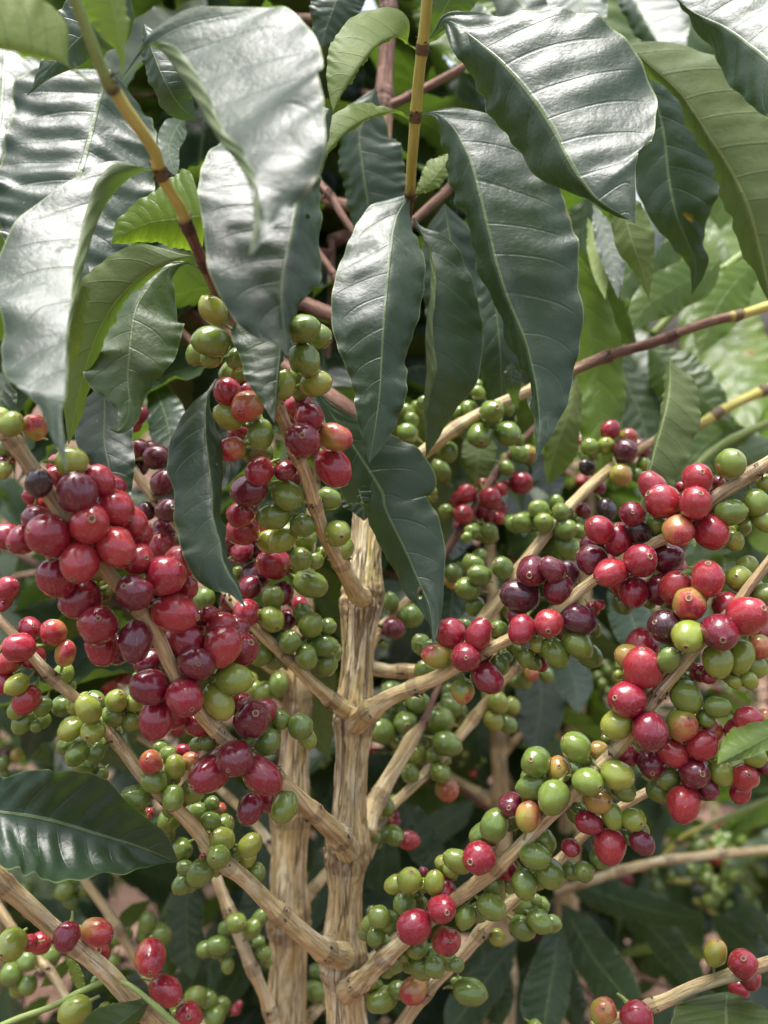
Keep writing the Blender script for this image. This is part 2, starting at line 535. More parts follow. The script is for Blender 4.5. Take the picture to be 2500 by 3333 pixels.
# ------------------------------------------------------------------ leaves
def leaf_mesh_data(G, pleat, wave, seed, hole=None, flip=False, pleat_side=1.0, vv=None):
    """G: grid of points (nv, nu, 3) -> verts, faces, uvs; veins sunk, tissue between them bulging"""
    nv, nu, _ = G.shape
    rng = random.Random(seed)
    dv = np.gradient(G, axis=0)
    du = np.gradient(G, axis=1)
    Nn = np.cross(du, dv)
    ln = np.linalg.norm(Nn, axis=2)[..., None]
    Nn = Nn / np.maximum(ln, 1e-9)
    # smooth normals where the blade pinches to a point
    Nn[0] = Nn[min(2, nv - 1)]
    Nn[-1] = Nn[-3]
    U = np.linspace(-1, 1, nu)[None, :].repeat(nv, 0)
    Vv = (np.linspace(0, 1, nv) if vv is None else vv)[:, None].repeat(nu, 1)
    aU = abs(U)
    ph = (Vv - .13 * aU**1.3) * 10 + (U > 0) * .45
    fr = abs((ph + .5) % 1 - .5) * 2
    env = np.clip(aU * 6, 0, 1) * np.clip((1 - aU) * 2.2, 0, 1) * np.clip(Vv * 8, 0, 1) * np.clip((1 - Vv) * 6, 0, 1)
    fs = fr * fr * (3 - 2 * fr) * .65 + np.sin(fr * math.pi / 2) * .35
    kv = np.floor(ph + .0)
    amp = .75 + .5 * np.sin(kv * 2.7 + seed * 1.3 + (U > 0) * 1.9)
    disp = pleat * (fs - .5) * env * (.55 + .45 * amp)
    p1, p2, k1 = rng.random() * 6.28, rng.random() * 6.28, rng.uniform(3.2, 5.0)
    wv = .8 * np.sin(Vv * 6.28 * k1 * 3.7 + p2) * (.5 + .5 * np.sin(Vv * 9 + p1)) + np.sin(Vv * 6.28 * k1 + np.where(U > 0, p1, p2)) + .5 * np.sin(Vv * 6.28 * k1 * 2.3 + np.where(U > 0, p2, p1))
    disp = disp + wave * wv * aU**3 * np.clip(Vv * 6, 0, 1) * np.clip((1 - Vv) * 5, 0, 1)
    sg = -1.0 if flip else 1.0
    if nv > 60:                                          # puckered, uneven blade
        o_ = Vector((seed * 3.1, seed * 1.7, 0))
        pk = np.array([[.0013 * mn.noise(Vector(p) * 34 + o_) + .0006 * mn.noise(Vector(p) * 95 + o_) for p in row] for row in G])
        disp = disp + pk * min(1, pleat / .0011) * np.clip(Vv * 8, 0, 1)
    G = G + Nn * (disp * sg * pleat_side)[..., None]
    verts = G.reshape(-1, 3)
    uv = np.stack([(U + 1) / 2, Vv], -1).reshape(-1, 2)
    F = []
    for i in range(nv - 1):
        for j in range(nu - 1):
            a = i * nu + j
            f = (a, a + 1, a + nu + 1, a + nu)
            F.append(f[::-1] if flip else f)
    return verts, F, uv

def finish_leaf(name, verts, F, uv, origin, parent, color):
    o = mesh_obj(name, verts, F, [M_LEAF], origin, parent)
    me = o.data
    ul = me.uv_layers.new(name="UVMap")
    idx = np.empty(len(me.loops), int)
    me.loops.foreach_get('vertex_index', idx)
    ul.data.foreach_set('uv', np.asarray(uv, float)[idx].ravel())
    o.color = (*color, 1)
    return o

LEAF_N = [0]
def leaf(parent, d, st, under=False, young=0.0, rust=0.0, fold=.25, fl=None, fr=None, pleat=.0013, wave=.0016, nv=84, nu=22, holes=(), label=None, curl=0.0):
    """st: stations from petiole to tip, each 'crop x y wl wr' (crop kept until changed). d: depth(s) along the leaf.
    wl / wr: half widths to the left / right seen looking down a hanging leaf; negative = that half is folded over."""
    rows = []
    crop = None
    for tok in st.split(';'):
        q = tok.split()
        if q[0] in CROP:
            crop = q.pop(0)
        x, y, wl, wr = map(float, q)
        f = CROP[crop][2]
        X, Y = S(crop, x, y)
        rows.append([X, Y, 0, wl * f, wr * f])
    rows = np.array(rows)
    if not isinstance(d, (list, tuple)):
        d = (d, d)
    sl = np.concatenate([[0], np.cumsum(np.hypot(*np.diff(rows[:, :2], axis=0).T))])
    dd = np.interp(sl / sl[-1], np.linspace(0, 1, len(d)), d)
    rows = np.column_stack([rows, dd])
    R = catmull(rows, nv)
    m = R[:, :2]
    t = np.gradient(m, axis=0)
    # smooth the direction so that wide stations do not cross
    for _ in range(6):
        t[1:-1] = (t[:-2] + t[1:-1] * 2 + t[2:]) / 4
    t /= np.linalg.norm(t, axis=1)[:, None] + 1e-9
    nrm = np.stack([-t[:, 1], t[:, 0]], 1)           # towards image left of a hanging leaf
    wl, wr, D = R[:, 3].copy(), R[:, 4].copy(), R[:, 5]
    pl, pr = rows[:, 3].min() >= 0, rows[:, 4].min() >= 0
    if pl: wl = np.maximum(wl, 0)
    if pr: wr = np.maximum(wr, 0)
    LEAF_N[0] += 1
    seed = LEAF_N[0]
    U = np.linspace(-1, 1, nu)
    G = np.empty((nv, nu, 3))
    IM = np.empty((nv, nu, 2))
    px2m = D / 3333
    for j, u in enumerate(U):
        w = wl if u < 0 else wr
        o_ = wr if u < 0 else wl
        a = abs(u)
        ax = math.sin(a * math.pi / 2) * .35 + a * .65   # sides roll away slightly towards the margin
        pos = m + nrm * (w * ax * (1 if u < 0 else -1))[:, None]
        W = np.abs(w)
        miss = np.sqrt(np.maximum(0, (.8 * np.abs(o_))**2 - W**2)) * .55
        dz = np.where(w < 0, -(W * .9 * math.sin(a * math.pi * .62) + 6 * a), W * (fold if (fl if u < 0 else fr) is None else (fl if u < 0 else fr)) * a**1.4 + miss * a)
        dep = D + dz * px2m
        IM[:, j] = pos
        G[:, j] = at_np(pos[:, 0], pos[:, 1], dep)
    # orientation of the wider half decides which side is the upper one
    jj = nu * 3 // 4 if np.abs(wr).sum() * (1 if pr else .2) >= np.abs(wl).sum() * (1 if pl else .2) else nu // 4
    i = nv // 2
    nn = np.cross(G[i, jj + 1] - G[i, jj], G[i + 1, jj] - G[i, jj])
    facing = nn.dot(CLN - G[i, jj]) > 0
    flip = (facing == under)
    ps = -1.0 if under else 1.0
    slen = np.concatenate([[0], np.cumsum(np.hypot(*np.diff(m, axis=0).T))])
    vv = slen / slen[-1]
    half = float(np.median((np.abs(wl) + np.abs(wr)) / 2 * px2m))
    k = min(1.35, max(.12, (half / .026)**1.3))
    verts, F, uv = leaf_mesh_data(G, pleat * k, wave * min(1, k + .15), seed, flip=flip, pleat_side=1.0, vv=vv)
    im = IM.reshape(-1, 2)
    for (hc, hx, hy, rx, ry) in holes:
        X, Y = S(hc, hx, hy)
        f = CROP[hc][2]
        e = np.hypot((im[:, 0] - X) / (rx * f), (im[:, 1] - Y) / (ry * f))
        keep = [fc for fc in F if min(e[k] for k in fc) > .80 or np.mean([e[k] for k in fc]) > 1.08]
        rim = set()
        cut = set(k for fc in F for k in fc) - set()
        kept = set(k for fc in keep for k in fc)
        gone = [fc for fc in F if not (min(e[k] for k in fc) > .80 or np.mean([e[k] for k in fc]) > 1.08)]
        rim = set(k for fc in gone for k in fc) & kept
        F = keep
        V3 = G.reshape(-1, 3)
        c3 = np.mean([verts[k] for k in rim], axis=0) if rim else None
        for k in rim:                                   # pull the rim onto the ellipse
            verts[k] = c3 + (verts[k] - c3) / max(.3, e[k])
    o = finish_leaf("leaf", verts, F, uv, verts[nu // 2], parent, (young, rust, random.Random(seed * 7).random()))
    # leaf stalk at the base, its own small tube joined in
    if label:
        o['label'] = label
    return o

def generic_leaf(seed, length=1.0):
    """unit leaf: base at origin, blade along +X drooping, upper side +Z"""
    rng = random.Random(seed)
    nv, nu = 40, 12
    droop = rng.uniform(.5, 1.5)
    fold = rng.uniform(.10, .5)
    twist = rng.gauss(0, .35)
    wid = rng.uniform(.19, .235)
    v = np.linspace(0, 1, nv)
    ang = -droop * v**1.2 + .25
    cx = np.concatenate([[0], np.cumsum(np.cos(ang[:-1]))]) / nv
    cz = np.concatenate([[0], np.cumsum(np.sin(ang[:-1]))]) / nv
    w = wid * np.sin(np.pi * np.clip((v - .07) / .93, 0, 1)**.82)**.85
    w = np.where(v > .88, w * (1 - .55 * ((v - .88) / .12)), w)
    w = np.maximum(w, .009)
    side = np.cumsum(rng.gauss(0, .003) * np.ones(nv))
    G = np.empty((nv, nu, 3))
    for j, u in enumerate(np.linspace(-1, 1, nu)):
        tw = twist * v
        up = abs(u)**1.5 * w * fold
        y = u * w * np.cos(tw)
        z = u * w * np.sin(tw) + up
        G[:, j, 0] = cx - z * np.sin(ang)
        G[:, j, 1] = y + side
        G[:, j, 2] = cz + z * np.cos(ang)
    verts, F, uv = leaf_mesh_data(G, .010, .016, seed)
    f = F[len(F) // 2]
    nn = np.cross(verts[f[1]] - verts[f[0]], verts[f[2]] - verts[f[0]])
    if nn[2] < 0:
        F = [q[::-1] for q in F]
    me = bpy.data.meshes.new("leaf")
    me.from_pydata([tuple(p) for p in verts], [], F)
    me.materials.append(M_LEAF)
    me.polygons.foreach_set('use_smooth', [True] * len(F))
    ul = me.uv_layers.new(name="UVMap")
    idx = np.empty(len(me.loops), int)
    me.loops.foreach_get('vertex_index', idx)
    ul.data.foreach_set('uv', uv[idx].ravel())
    return me

# ------------------------------------------------------------------ cherries
def cherry_mesh(seed, long_=1.13, wrinkle=0.0, hang=True, lod=0):
    rng = random.Random(seed)
    ns, nr = (28, 15) if lod == 0 else (12, 7)
    ths = np.linspace(.10, math.pi - .20, nr)
    prof = []                                              # (r, z) from the stalk end (-z) to the disc end (+z)
    ex = rng.uniform(.86, .97)
    for th in ths:
        z = -math.cos(th) * long_
        r = math.sin(th)**ex * (1 + .045 * rng.uniform(.6, 1.3) * math.cos(th))
        prof.append((r, z))
    zt = prof[-1][1]
    disc0 = len(prof)
    ds_ = rng.uniform(.62, 1.0)
    prof += [(.20 * ds_, zt + .030), (.18 * ds_, zt + .05), (.145 * ds_, zt + .046), (.11 * ds_, zt + .014), (.055 * ds_, zt + .006), (.03 * ds_, zt + .03)] 
    if lod:
        prof = prof[:disc0] + [(.10, zt + .03)]
    V, F, MI = [], [], []
    ph = rng.random() * 6.28
    gv = .022 * rng.uniform(.3, 1.6)
    off = Vector((rng.random() * 20, rng.random() * 20, 0))
    for k, (r, z) in enumerate(prof):
        for j in range(ns):
            a = 2 * math.pi * j / ns
            rr = r
            x, y = math.cos(a), math.sin(a)
            if k < disc0:
                b = 1 - gv * max(0, math.cos(2 * (a + ph)))**8 * 1.6
                l = .11 * vnoise(Vector((x * r, y * r, z)) * 1.1 + off) + .02 * vnoise(Vector((x * r, y * r, z)) * 3 + off)
                rr = r * (b + l)
                if wrinkle:
                    rr *= 1 + wrinkle * (math.sin(a * 9 + 2 * vnoise(Vector((x, y, z * .7)) * 2 + off)) * .6 + vnoise(Vector((x * r, y * r, z * .5)) * 3 + off)) * math.sin(math.acos(max(-1, min(1, z / long_))))
            V.append((x * rr * 1.035, y * rr * .965, z))
    nk = len(prof)
    for k in range(nk - 1):
        for j in range(ns):
            j2 = (j + 1) % ns
            F.append((k * ns + j, k * ns + j2, (k + 1) * ns + j2, (k + 1) * ns + j))
            MI.append(0 if k < disc0 else (3 if k >= disc0 + 3 else 1))
    V.append((0, 0, prof[0][1] - .01))
    for j in range(ns):
        F.append((len(V) - 1, (j + 1) % ns, j))
        MI.append(0)
    V.append((0, 0, prof[-1][1] - .01))
    for j in range(ns):
        F.append((len(V) - 1, (nk - 1) * ns + j, (nk - 1) * ns + (j + 1) % ns))
        MI.append(3)
    # the stalk
    m = 7 if lod == 0 else 4
    bx, by = rng.gauss(0, .15), rng.gauss(0, .15)
    b0 = len(V)
    for k in range(4):
        q = k / 3
        for j in range(m):
            a = 2 * math.pi * j / m
            rad = .15 - .045 * q + (.05 if k == 0 else 0)
            V.append((bx * q * q + math.cos(a) * rad, by * q * q + math.sin(a) * rad, -long_ * .97 - q * .75))
    for k in range(3):
        for j in range(m):
            j2 = (j + 1) % m
            F.append((b0 + k * m + j, b0 + (k + 1) * m + j, b0 + (k + 1) * m + j2, b0 + k * m + j2))
            MI.append(2)
    me = bpy.data.meshes.new("cherry")
    me.from_pydata(V, [], F)
    for mm in (M_SKIN, M_DISC, M_STALK, M_PIT):
        me.materials.append(mm)
    me.polygons.foreach_set('material_index', MI)
    me.polygons.foreach_set('use_smooth', [True] * len(F))
    me.update()
    return me

CH_ROUND = [cherry_mesh(i, random.uniform(1.05, 1.23)) for i in range(12)]
CH_LONG = [cherry_mesh(20 + i, random.uniform(1.22, 1.36)) for i in range(5)]
CH_DRY = [cherry_mesh(40 + i, random.uniform(1.12, 1.25), wrinkle=.03) for i in range(2)]
CH_FAR = [cherry_mesh(60 + i, 1.12, lod=1) for i in range(3)]
RIPE = {'g': (.03, .05), 'l': (.155, .09), 'y': (.30, .16), 'o': (.45, .30), 'b': (.33, .62), 'q': (.52, .42), 'r': (.63, .06),
        'c': (.715, .06), 'd': (.82, .07), 'k': (.90, .07), 'p': (.97, .05), 'm': (.80, .05)}
KIND = {'g': 'green_cherry', 'l': 'green_cherry', 'y': 'yellow_cherry', 'o': 'orange_cherry', 'b': 'half_ripe_cherry', 'q': 'half_ripe_cherry',
        'r': 'red_cherry', 'c': 'red_cherry', 'd': 'dark_red_cherry', 'k': 'dark_red_cherry', 'p': 'dried_cherry', 'm': 'dried_cherry'}
PLACED = []                   # (center, radius) of fruit already hung, for keeping fruit out of each other
CH_COUNT = {}
def hang_cherry(branch, pos, r, axis, code, meshes, rng):
    o = bpy.data.objects.new(KIND[code], rng.choice(meshes))
    put(o, pos, branch)
    o.rotation_mode = 'QUATERNION'
    q = Vector(axis).to_track_quat('Z', 'Y')
    from mathutils import Quaternion
    o.rotation_quaternion = q @ Quaternion((0, 0, 1), rng.random() * 6.28)
    o.scale = (r, r, r)
    a, b = RIPE[code]
    o.color = (max(0, a + rng.gauss(0, .022)), b * rng.uniform(.7, 1.2), rng.random() if rng.random() < .4 else .0, 1)
    CH_COUNT[branch.name] = CH_COUNT.get(branch.name, 0) + 1
    return o

BUNCH = []
BR = {}                       # key -> (object, picture polyline with depth)
def cherries(key, data):
    """data: lines 'CROP: x y r code [ex ey | aDEG] ...;' front fruit first; '-' after the code = one layer farther back"""
    ob, line = BR[key]
    rng = random.Random(key + str(len(data)))
    crop = None
    spots = []
    for tok in data.replace('\n', ' ').split(';'):
        q = tok.split()
        if not q:
            continue
        if q[0] in CROP:
            crop = q.pop(0)
        x, y, r = map(float, q[:3])
        code = q[3]
        layer = code.count('-')
        lg = '+' in code
        c = code[0]
        f = CROP[crop][2]
        X, Y = S(crop, x, y)
        rp = r * f
        # the nearest point of the branch, as seen
        best = (1e9, None, None)
        for (x0, y0, d0, r0), (x1, y1, d1, r1) in zip(line[:-1], line[1:]):
            dx, dy = x1 - x0, y1 - y0
            tt = max(0, min(1, ((X - x0) * dx + (Y - y0) * dy) / (dx * dx + dy * dy + 1e-9)))
            qx, qy = x0 + tt * dx, y0 + tt * dy
            ds = math.hypot(X - qx, Y - qy)
            if ds < best[0]:
                best = (ds, (qx, qy), d0 + tt * (d1 - d0), r0 + tt * (r1 - r0))
        ds, (qx, qy), db, rb = best
        rw = rp / 3333 * db
        reach = rp + rb
        over = max(0, 1 - (ds / reach)**2)**.5 if ds < reach else 0
        if layer == 0:
            d = db - over * (rw + rb / 3333 * db) - .001
        else:
            d = db + over * (rw + rb / 3333 * db) + .0125 * (layer - 1) + .002
        # step back until it is clear of the fruit in front
        for _ in range(60):
            p = at(X, Y, d)
            rw = rp / 3333 * d
            if all((p - c0).length > .88 * (rw + r0) for c0, r0 in PLACED):
                break
            d += .0012
        PLACED.append((p, rw))
        if len(q) >= 6:
            ex, ey = float(q[4]) / r, float(q[5]) / r
            m_ = math.hypot(ex, ey)
            if m_ > .97:
                ex, ey, m_ = ex * .97 / m_, ey * .97 / m_, .97
            ax = Vector((ex, -ey, math.sqrt(1 - m_ * m_)))
        elif len(q) == 5 and q[4][0] == 'a':
            a = math.radians(float(q[4][1:]))
            ax = Vector((math.cos(a), -math.sin(a), rng.uniform(-.1, .35)))
            if ax.x * (X - qx) - ax.y * (Y - qy) < 0 and ds > rp * .5:
                ax = Vector((-ax.x, -ax.y, ax.z))        # the stalk end looks to the branch
        else:
            ox, oy = X - qx, Y - qy
            m_ = math.hypot(ox, oy) + 1e-6
            ax = Vector((ox / m_ + rng.gauss(0, .28), -oy / m_ + rng.gauss(0, .28) - .15, abs(rng.gauss(.15, .3)) + (.6 if ds < rp * .7 else 0)))
        ax = RC @ ax.normalized()
        if c in 'glcdr' and rp < 75:
            spots.append((X, Y, rp, c))
        hang_cherry(ob, p, rw * (1.0 if lg else 1.05), ax, c, CH_DRY if c in 'pm' else (CH_LONG if lg else CH_ROUND), rng)
    BUNCH.append((key, spots))

def fill_bunch(key, spots, rng):
    """spots: (X, Y, radius px, code) already hung in front; more fruit of the same bunch behind them"""
    ob, line = BR[key]
    for X, Y, rp, c in spots:
        if rng.random() > .55:
            continue
        a = rng.random() * 6.28
        x, y = X + math.cos(a) * rp * 1.15, Y + math.sin(a) * rp * 1.15
        b = min(((math.hypot((l0[0] + l1[0]) / 2 - x, (l0[1] + l1[1]) / 2 - y), (l0[2] + l1[2]) / 2) for l0, l1 in zip(line[:-1], line[1:])), key=lambda q: q[0])
        d = b[1] + .006
        r = rp * rng.uniform(.75, .95)
        ok = False
        for _ in range(14):
            p = at(x, y, d)
            rw = r / 3333 * d
            if all((p - c0).length > .86 * (rw + r0) for c0, r0 in PLACED):
                ok = True
                break
            d += .002
        if not ok:
            continue
        PLACED.append((p, rw))
        ax = RC @ Vector((math.cos(a), -math.sin(a), rng.uniform(-.2, .5))).normalized()
        hang_cherry(ob, p, rw, ax, c, CH_ROUND, rng)

def branch(key, parent, rows, crop='F', slim=.86, at_nodes=None, name="branch", label=None, segs=18, node_gap=.036, rough=.05, fissure=.05, first=.02, step=.0022, flutes=0, scales=True, seed=None):
    """rows: 'x y radius depth [age]' in picture units of the crop"""
    pts, line = [], []
    for tok in rows.split(';'):
        q = list(map(float, tok.split()))
        X, Y = S(crop, q[0], q[1])
        f = CROP[crop][2]
        d = q[3]
        p = at(X, Y, d)
        pts.append((*p, q[2] * slim * f / 3333 * d, q[4] if len(q) > 4 else .13 * len(pts) / rows.count(';')))
        line.append((X, Y, d, q[2] * f))
    X, Y = line[-1][:2]
    if (X > 2520 or X < -20 or Y < -20) and len(pts) > 2:      # goes on outside the picture, thinning to its end
        e = np.array(pts[-1])
        dr = e[:3] - np.array(pts[-2])[:3]
        dr = dr / np.linalg.norm(dr)
        for k in (1, 2, 3):
            pts.append((*(e[:3] + dr * .06 * k + np.array([0, 0, -.004 * k * k])), e[3] * (1 - .27 * k), min(1, e[4] + .08 * k)))
    P = np.asarray(pts)
    L = np.linalg.norm(np.diff(P[:, :3], axis=0), axis=1).sum()
    sd = len(BR) + 3 if seed is None else seed
    rng = random.Random(sd)
    nodes = []
    s = first
    while s < L - .01:
        nodes.append(s)
        s += node_gap * rng.uniform(.8, 1.2)
    if at_nodes:
        nodes = []
        sl = np.concatenate([[0], np.cumsum(np.linalg.norm(np.diff(P[:, :3], axis=0), axis=1))])
        for (nx, ny) in at_nodes:
            X, Y = S(crop, nx, ny)
            k = min(range(len(line)), key=lambda i: math.hypot(line[i][0] - X, line[i][1] - Y))
            nodes.append(float(sl[k]))
    o = tube(name, pts, parent, segs=segs, step=step, rough=rough, fissure=fissure, nodes=nodes, seed=sd, flutes=flutes, scales=scales)
    if label:
        o['label'] = label
    BR[key] = (o, line)
    return o

# ================================================================== the ground
def ground():
    t = NT("brown_soil")
    co = t.node("ShaderNodeTexCoord").outputs['Object']
    n = t.noise(co, 9, 6, .65)
    n2 = t.noise(co, 45, 4, .6)
    col = t.mix(t.step(n, .35, .65), (.075, .043, .030), (.155, .095, .068))
    col = t.mix(t.step(n2, .55, .75), col, (.24, .16, .12))
    b = t.bsdf(col, .95, t.bump(t.math('ADD', n, n2), .6, .03), .15)
    t.l.new(b.outputs[0], t.out.inputs[0])
    xs = sorted(set([-150, -60, -25, -12, 12, 25, 60, 150] + list(np.linspace(-6, 6, 61))))
    ys = sorted(set([-150, -60, -20, -8, 14, 25, 60, 150] + list(np.linspace(-4, 8, 61))))
    V = []
    for y in ys:
        for x in xs:
            z = .05 * mn.noise(Vector((x * .9, y * .9, 0))) + .02 * mn.noise(Vector((x * 4, y * 4, 3)))
            V.append((x, y, z))
    k = len(xs)
    F = [(j * k + i, j * k + i + 1, (j + 1) * k + i + 1, (j + 1) * k + i) for j in range(len(ys) - 1) for i in range(k - 1)]
    o = mesh_obj("ground", V, F, [t.m], (0, 0, 0))
    o['kind'] = 'structure'
ground()

def litter():
    """dry fallen leaves, curled, lying on the soil: nobody could count them"""
    rng = random.Random(5)
    m = plain("dry_leaf", (.10, .055, .036), (.27, .175, .12), 22, .75)
    V, F = [], []
    for _ in range(1500):
        x, y = rng.uniform(-2.6, 3.2), rng.uniform(.7, 5.5)
        z = .05 * mn.noise(Vector((x * .9, y * .9, 0))) + .02 * mn.noise(Vector((x * 4, y * 4, 3))) + rng.uniform(.004, .03)
        a, L, cu, tl = rng.random() * 6.28, rng.uniform(.05, .14), rng.uniform(-6, 9), rng.gauss(0, .3)
        b0 = len(V)
        for i in range(6):
            v = i / 5
            w = .24 * L * math.sin(math.pi * min(1, v * .97 + .02))**.8 + .001
            for u in (-1, 0, 1):
                lx, ly = (v - .5) * L, u * w
                lz = cu * lx * lx * 1.2 + abs(u) * w * .5 + tl * lx
                V.append((x + lx * math.cos(a) - ly * math.sin(a), y + lx * math.sin(a) + ly * math.cos(a), z + lz))
        for i in range(5):
            for j in range(2):
                q = b0 + i * 3 + j
                F.append((q, q + 1, q + 4, q + 3))
    o = mesh_obj("leaf_litter", V, F, [m], (0, 0, 0))
    o['kind'] = 'stuff'
    o['label'] = 'dry brown fallen leaves scattered over the bare soil'
    o['category'] = 'leaf litter'
litter()

# ================================================================== the trees: roots and stems
def stem_rows(rows):
    pts, line = [], []
    for tok in rows.split(';'):
        q = list(map(float, tok.split()))
        X, Y = S('F', q[0], q[1])
        p = at(X, Y, q[3])
        pts.append((*p, q[2] * 1.50693 / 3333 * q[3], q[4] if len(q) > 4 else 0))
        line.append((X, Y, q[3], q[2] * 1.50693))
    return pts, line
def stem(key, parent_args, rows, nodes_at, segs, step, fissure, rough=.04):
    pts, line = stem_rows(rows)
    b = np.array(pts[0][:3])
    foot = (b[0] + .01, b[1] + .03, -.06)
    n = 5
    pre = [(*(np.array(foot) + (b - np.array(foot)) * k / n), pts[0][3] * (1.25 - .25 * k / n), 0) for k in range(n)]
    tree = root(parent_args[0], parent_args[1], 'tree', (foot[0], foot[1], 0), parent_args[2] if len(parent_args) > 2 else None)
    allp = pre + pts
    P = np.asarray(allp, float)
    s = np.concatenate([[0], np.cumsum(np.linalg.norm(np.diff(P[:, :3], axis=0), axis=1))])
    nodes = []
    for (nx, ny) in nodes_at:
        X, Y = S('F', nx, ny)
        i = min(range(len(line)), key=lambda k: abs(line[k][1] - Y))
        # interpolate the arc length at that picture height
        ys = np.array([l[1] for l in line])[::-1]
        ss = s[n:][::-1]
        nodes.append(float(np.interp(Y, ys, ss)))
    lower = list(np.arange(.1, s[n], .11))
    o = tube("trunk", allp, tree, segs=segs, step=step, rough=rough, fissure=fissure, nodes=lower + nodes, seed=len(BR) + 11, flutes=1, stem=1.0)
    BR[key] = (o, line)
    return tree

main = stem('trunk', ("coffee_tree", "coffee tree with the thick pale cracked trunk, branches full of red and green cherries"),
  "751 2300 42.8 .515;749 2212 41.9 .51;744 2130 40.0 .508;741 2050 42.8 .506;744 1950 37.3 .504;746 1870 39.1 .502;751 1800 41.0 .50;757 1700 35.5 .50;762 1600 35.5 .50;766 1520 37.3 .50;773 1420 34.6 .50;779 1330 36.4 .502;785 1270 37.3 .505;790 1180 32.8 .51;796 1050 30.0 .52;804 850 26.4 .54 .02;812 600 23.7 .565 .06;822 350 20.9 .59 .14;830 200 18.2 .605 .2;838 60 16.4 .615 .24;842 -60 15.5 .625 .25;846 -260 12.7 .64 .26",
  [(750, 2080), (745, 1840), (765, 1548), (783, 1298), (796, 1050), (804, 800), (815, 520), (829, 222), (836, 20)], 110, .0010, .12)
second = stem('stem2', ("coffee_tree", "second coffee stem standing close behind the left side of the thick middle trunk"),
  "616 2300 43 .60;618 2212 41 .595;622 2080 39 .59;624 1980 40 .585;623 1880 39 .58;628 1780 37 .58;633 1680 32 .578;637 1600 30 .577;643 1480 24 .575;650 1380 22 .575;657 1290 19 .577;668 1180 15 .58;682 1050 12 .59 .1;700 880 10 .60 .2;712 700 9 .62 .25;718 520 7 .64 .3",
  [(624, 1985), (630, 1745), (640, 1520), (655, 1300), (682, 1050), (704, 820)], 64, .0016, .11)
third = stem('stem3', ("coffee_tree", "slim bare forked coffee stem far behind the right-hand branches, blurred"),
  "1090 2000 24 1.0;1085 1850 21 .99;1082 1740 19 .98;1079 1660 17 .98;1074 1580 15 .98;1070 1450 14 1.0;1062 1250 11 1.03 .1;1050 1000 9 1.06 .2",
  [(1081, 1740), (1074, 1590)], 24, .004, .08)
fourth = stem('stem4', ("coffee_tree", "dim brown coffee stem behind the big cherry cluster on the right, half hidden"),
  "1225 1900 26 1.08;1235 1700 23 1.07;1242 1560 21 1.06;1250 1460 18 1.06;1262 1300 14 1.08;1275 1050 11 1.1 .2",
  [(1240, 1600)], 24, .004, .08)
rightt = stem('stem5', ("coffee_tree", "coffee tree beyond the right edge whose yellow shoots and rust-spotted leaves reach in"),
  "2150 2300 34 .78;2120 1700 30 .76;2090 1200 25 .76;2060 800 20 .78 .1;2040 400 15 .8 .2;2030 0 11 .82 .3",
  [(2120, 1700), (2090, 1200), (2060, 800)], 24, .004, .08)
farb = stem('stem6', ("coffee_bush", "low coffee bush far back at lower right, thick with small dark green cherries"),
  "1760 2000 22 1.5;1740 1850 18 1.5;1730 1650 14 1.5;1720 1450 9 1.52 .2",
  [(1740, 1850)], 16, .006, .06)
farb['category'] = 'bush'

# ================================================================== branches
branch('b1', main, "782 1290 27 .487;770 1282 24 .478;735 1215 20 .455;700 1150 18 .437;680 1090 17 .425;655 1010 16 .413;640 985 16 .410;625 940 16 .405;600 880 15 .398 .05;545 770 13 .388 .12;475 650 12 .375 .2;440 570 13 .362 .3;405 490 14 .350 .34;390 450 14 .345 .5;345 372 15 .334 .55;335 330 15 .328 .57;275 240 16 .316 .62;250 200 15 .311 .75;235 180 15 .308 .9;205 110 15 .302 .9;170 20 15 .296 1;140 -60 14 .29 1",
       label='branch rising from the trunk to the upper left, brown below and yellow green at the tip', segs=28, at_nodes=((735, 1215), (680, 1090), (640, 985), (600, 880), (545, 770), (475, 650), (440, 570), (405, 490), (345, 372), (235, 180)))
branch('b2', main, "752 1838 32 .492;735 1808 29 .478;700 1776 25 .458;650 1728 21 .442;600 1680 19 .43;540 1640 18 .42;480 1590 18 .412;440 1550 18 .405;375 1450 18 .394;335 1365 19 .386;290 1305 20 .378;220 1220 20 .37;150 1130 21 .362;95 1050 22 .358;40 970 21 .355;0 918 20 .353;-60 850 18 .35",
       label='left branch weighed down by the biggest bunch of bright red cherries', segs=28, node_gap=.034)
branch('b3', main, "742 2065 34 .492;695 2050 27 .475;640 2005 24 .465;590 1960 22 .457;530 1900 20 .45;480 1860 20 .444;430 1800 18 .438;380 1745 17 .432;320 1690 17 .427;250 1600 16 .422;200 1540 14 .42;130 1480 14 .418;85 1435 14 .416;30 1370 12 .415;-30 1310 11 .415",
       label='low left branch with spaced bunches of light green cherries', segs=28, node_gap=.036)
branch('b4', main, "762 1540 26 .496;728 1520 20 .484;680 1480 17 .475;620 1420 15 .468;570 1375 14 .465;540 1345 12 .464;490 1280 12 .468;430 1200 11 .475;370 1120 12 .483;320 1060 13 .49;285 1010 12 .50;240 940 10 .52",
       label='thin branch to the upper left behind the narrow hanging leaf, dark red fruit', segs=20, node_gap=.033)
branch('b5', main, "768 1562 30 .492;795 1540 26 .478;840 1508 21 .467;900 1482 19 .458;960 1455 18 .45;1030 1415 16 .442;1100 1380 15 .436;1180 1335 15 .43;1260 1270 14 .424;1300 1240 14 .421;1400 1180 14 .415;1480 1140 15 .41;1540 1080 18 .405;1600 1040 17 .402;1659 1000 16 .40;1740 950 15 .40",
       label='right-hand branch with peeling pale bark and bunches of dark red cherries', segs=28, node_gap=.034)
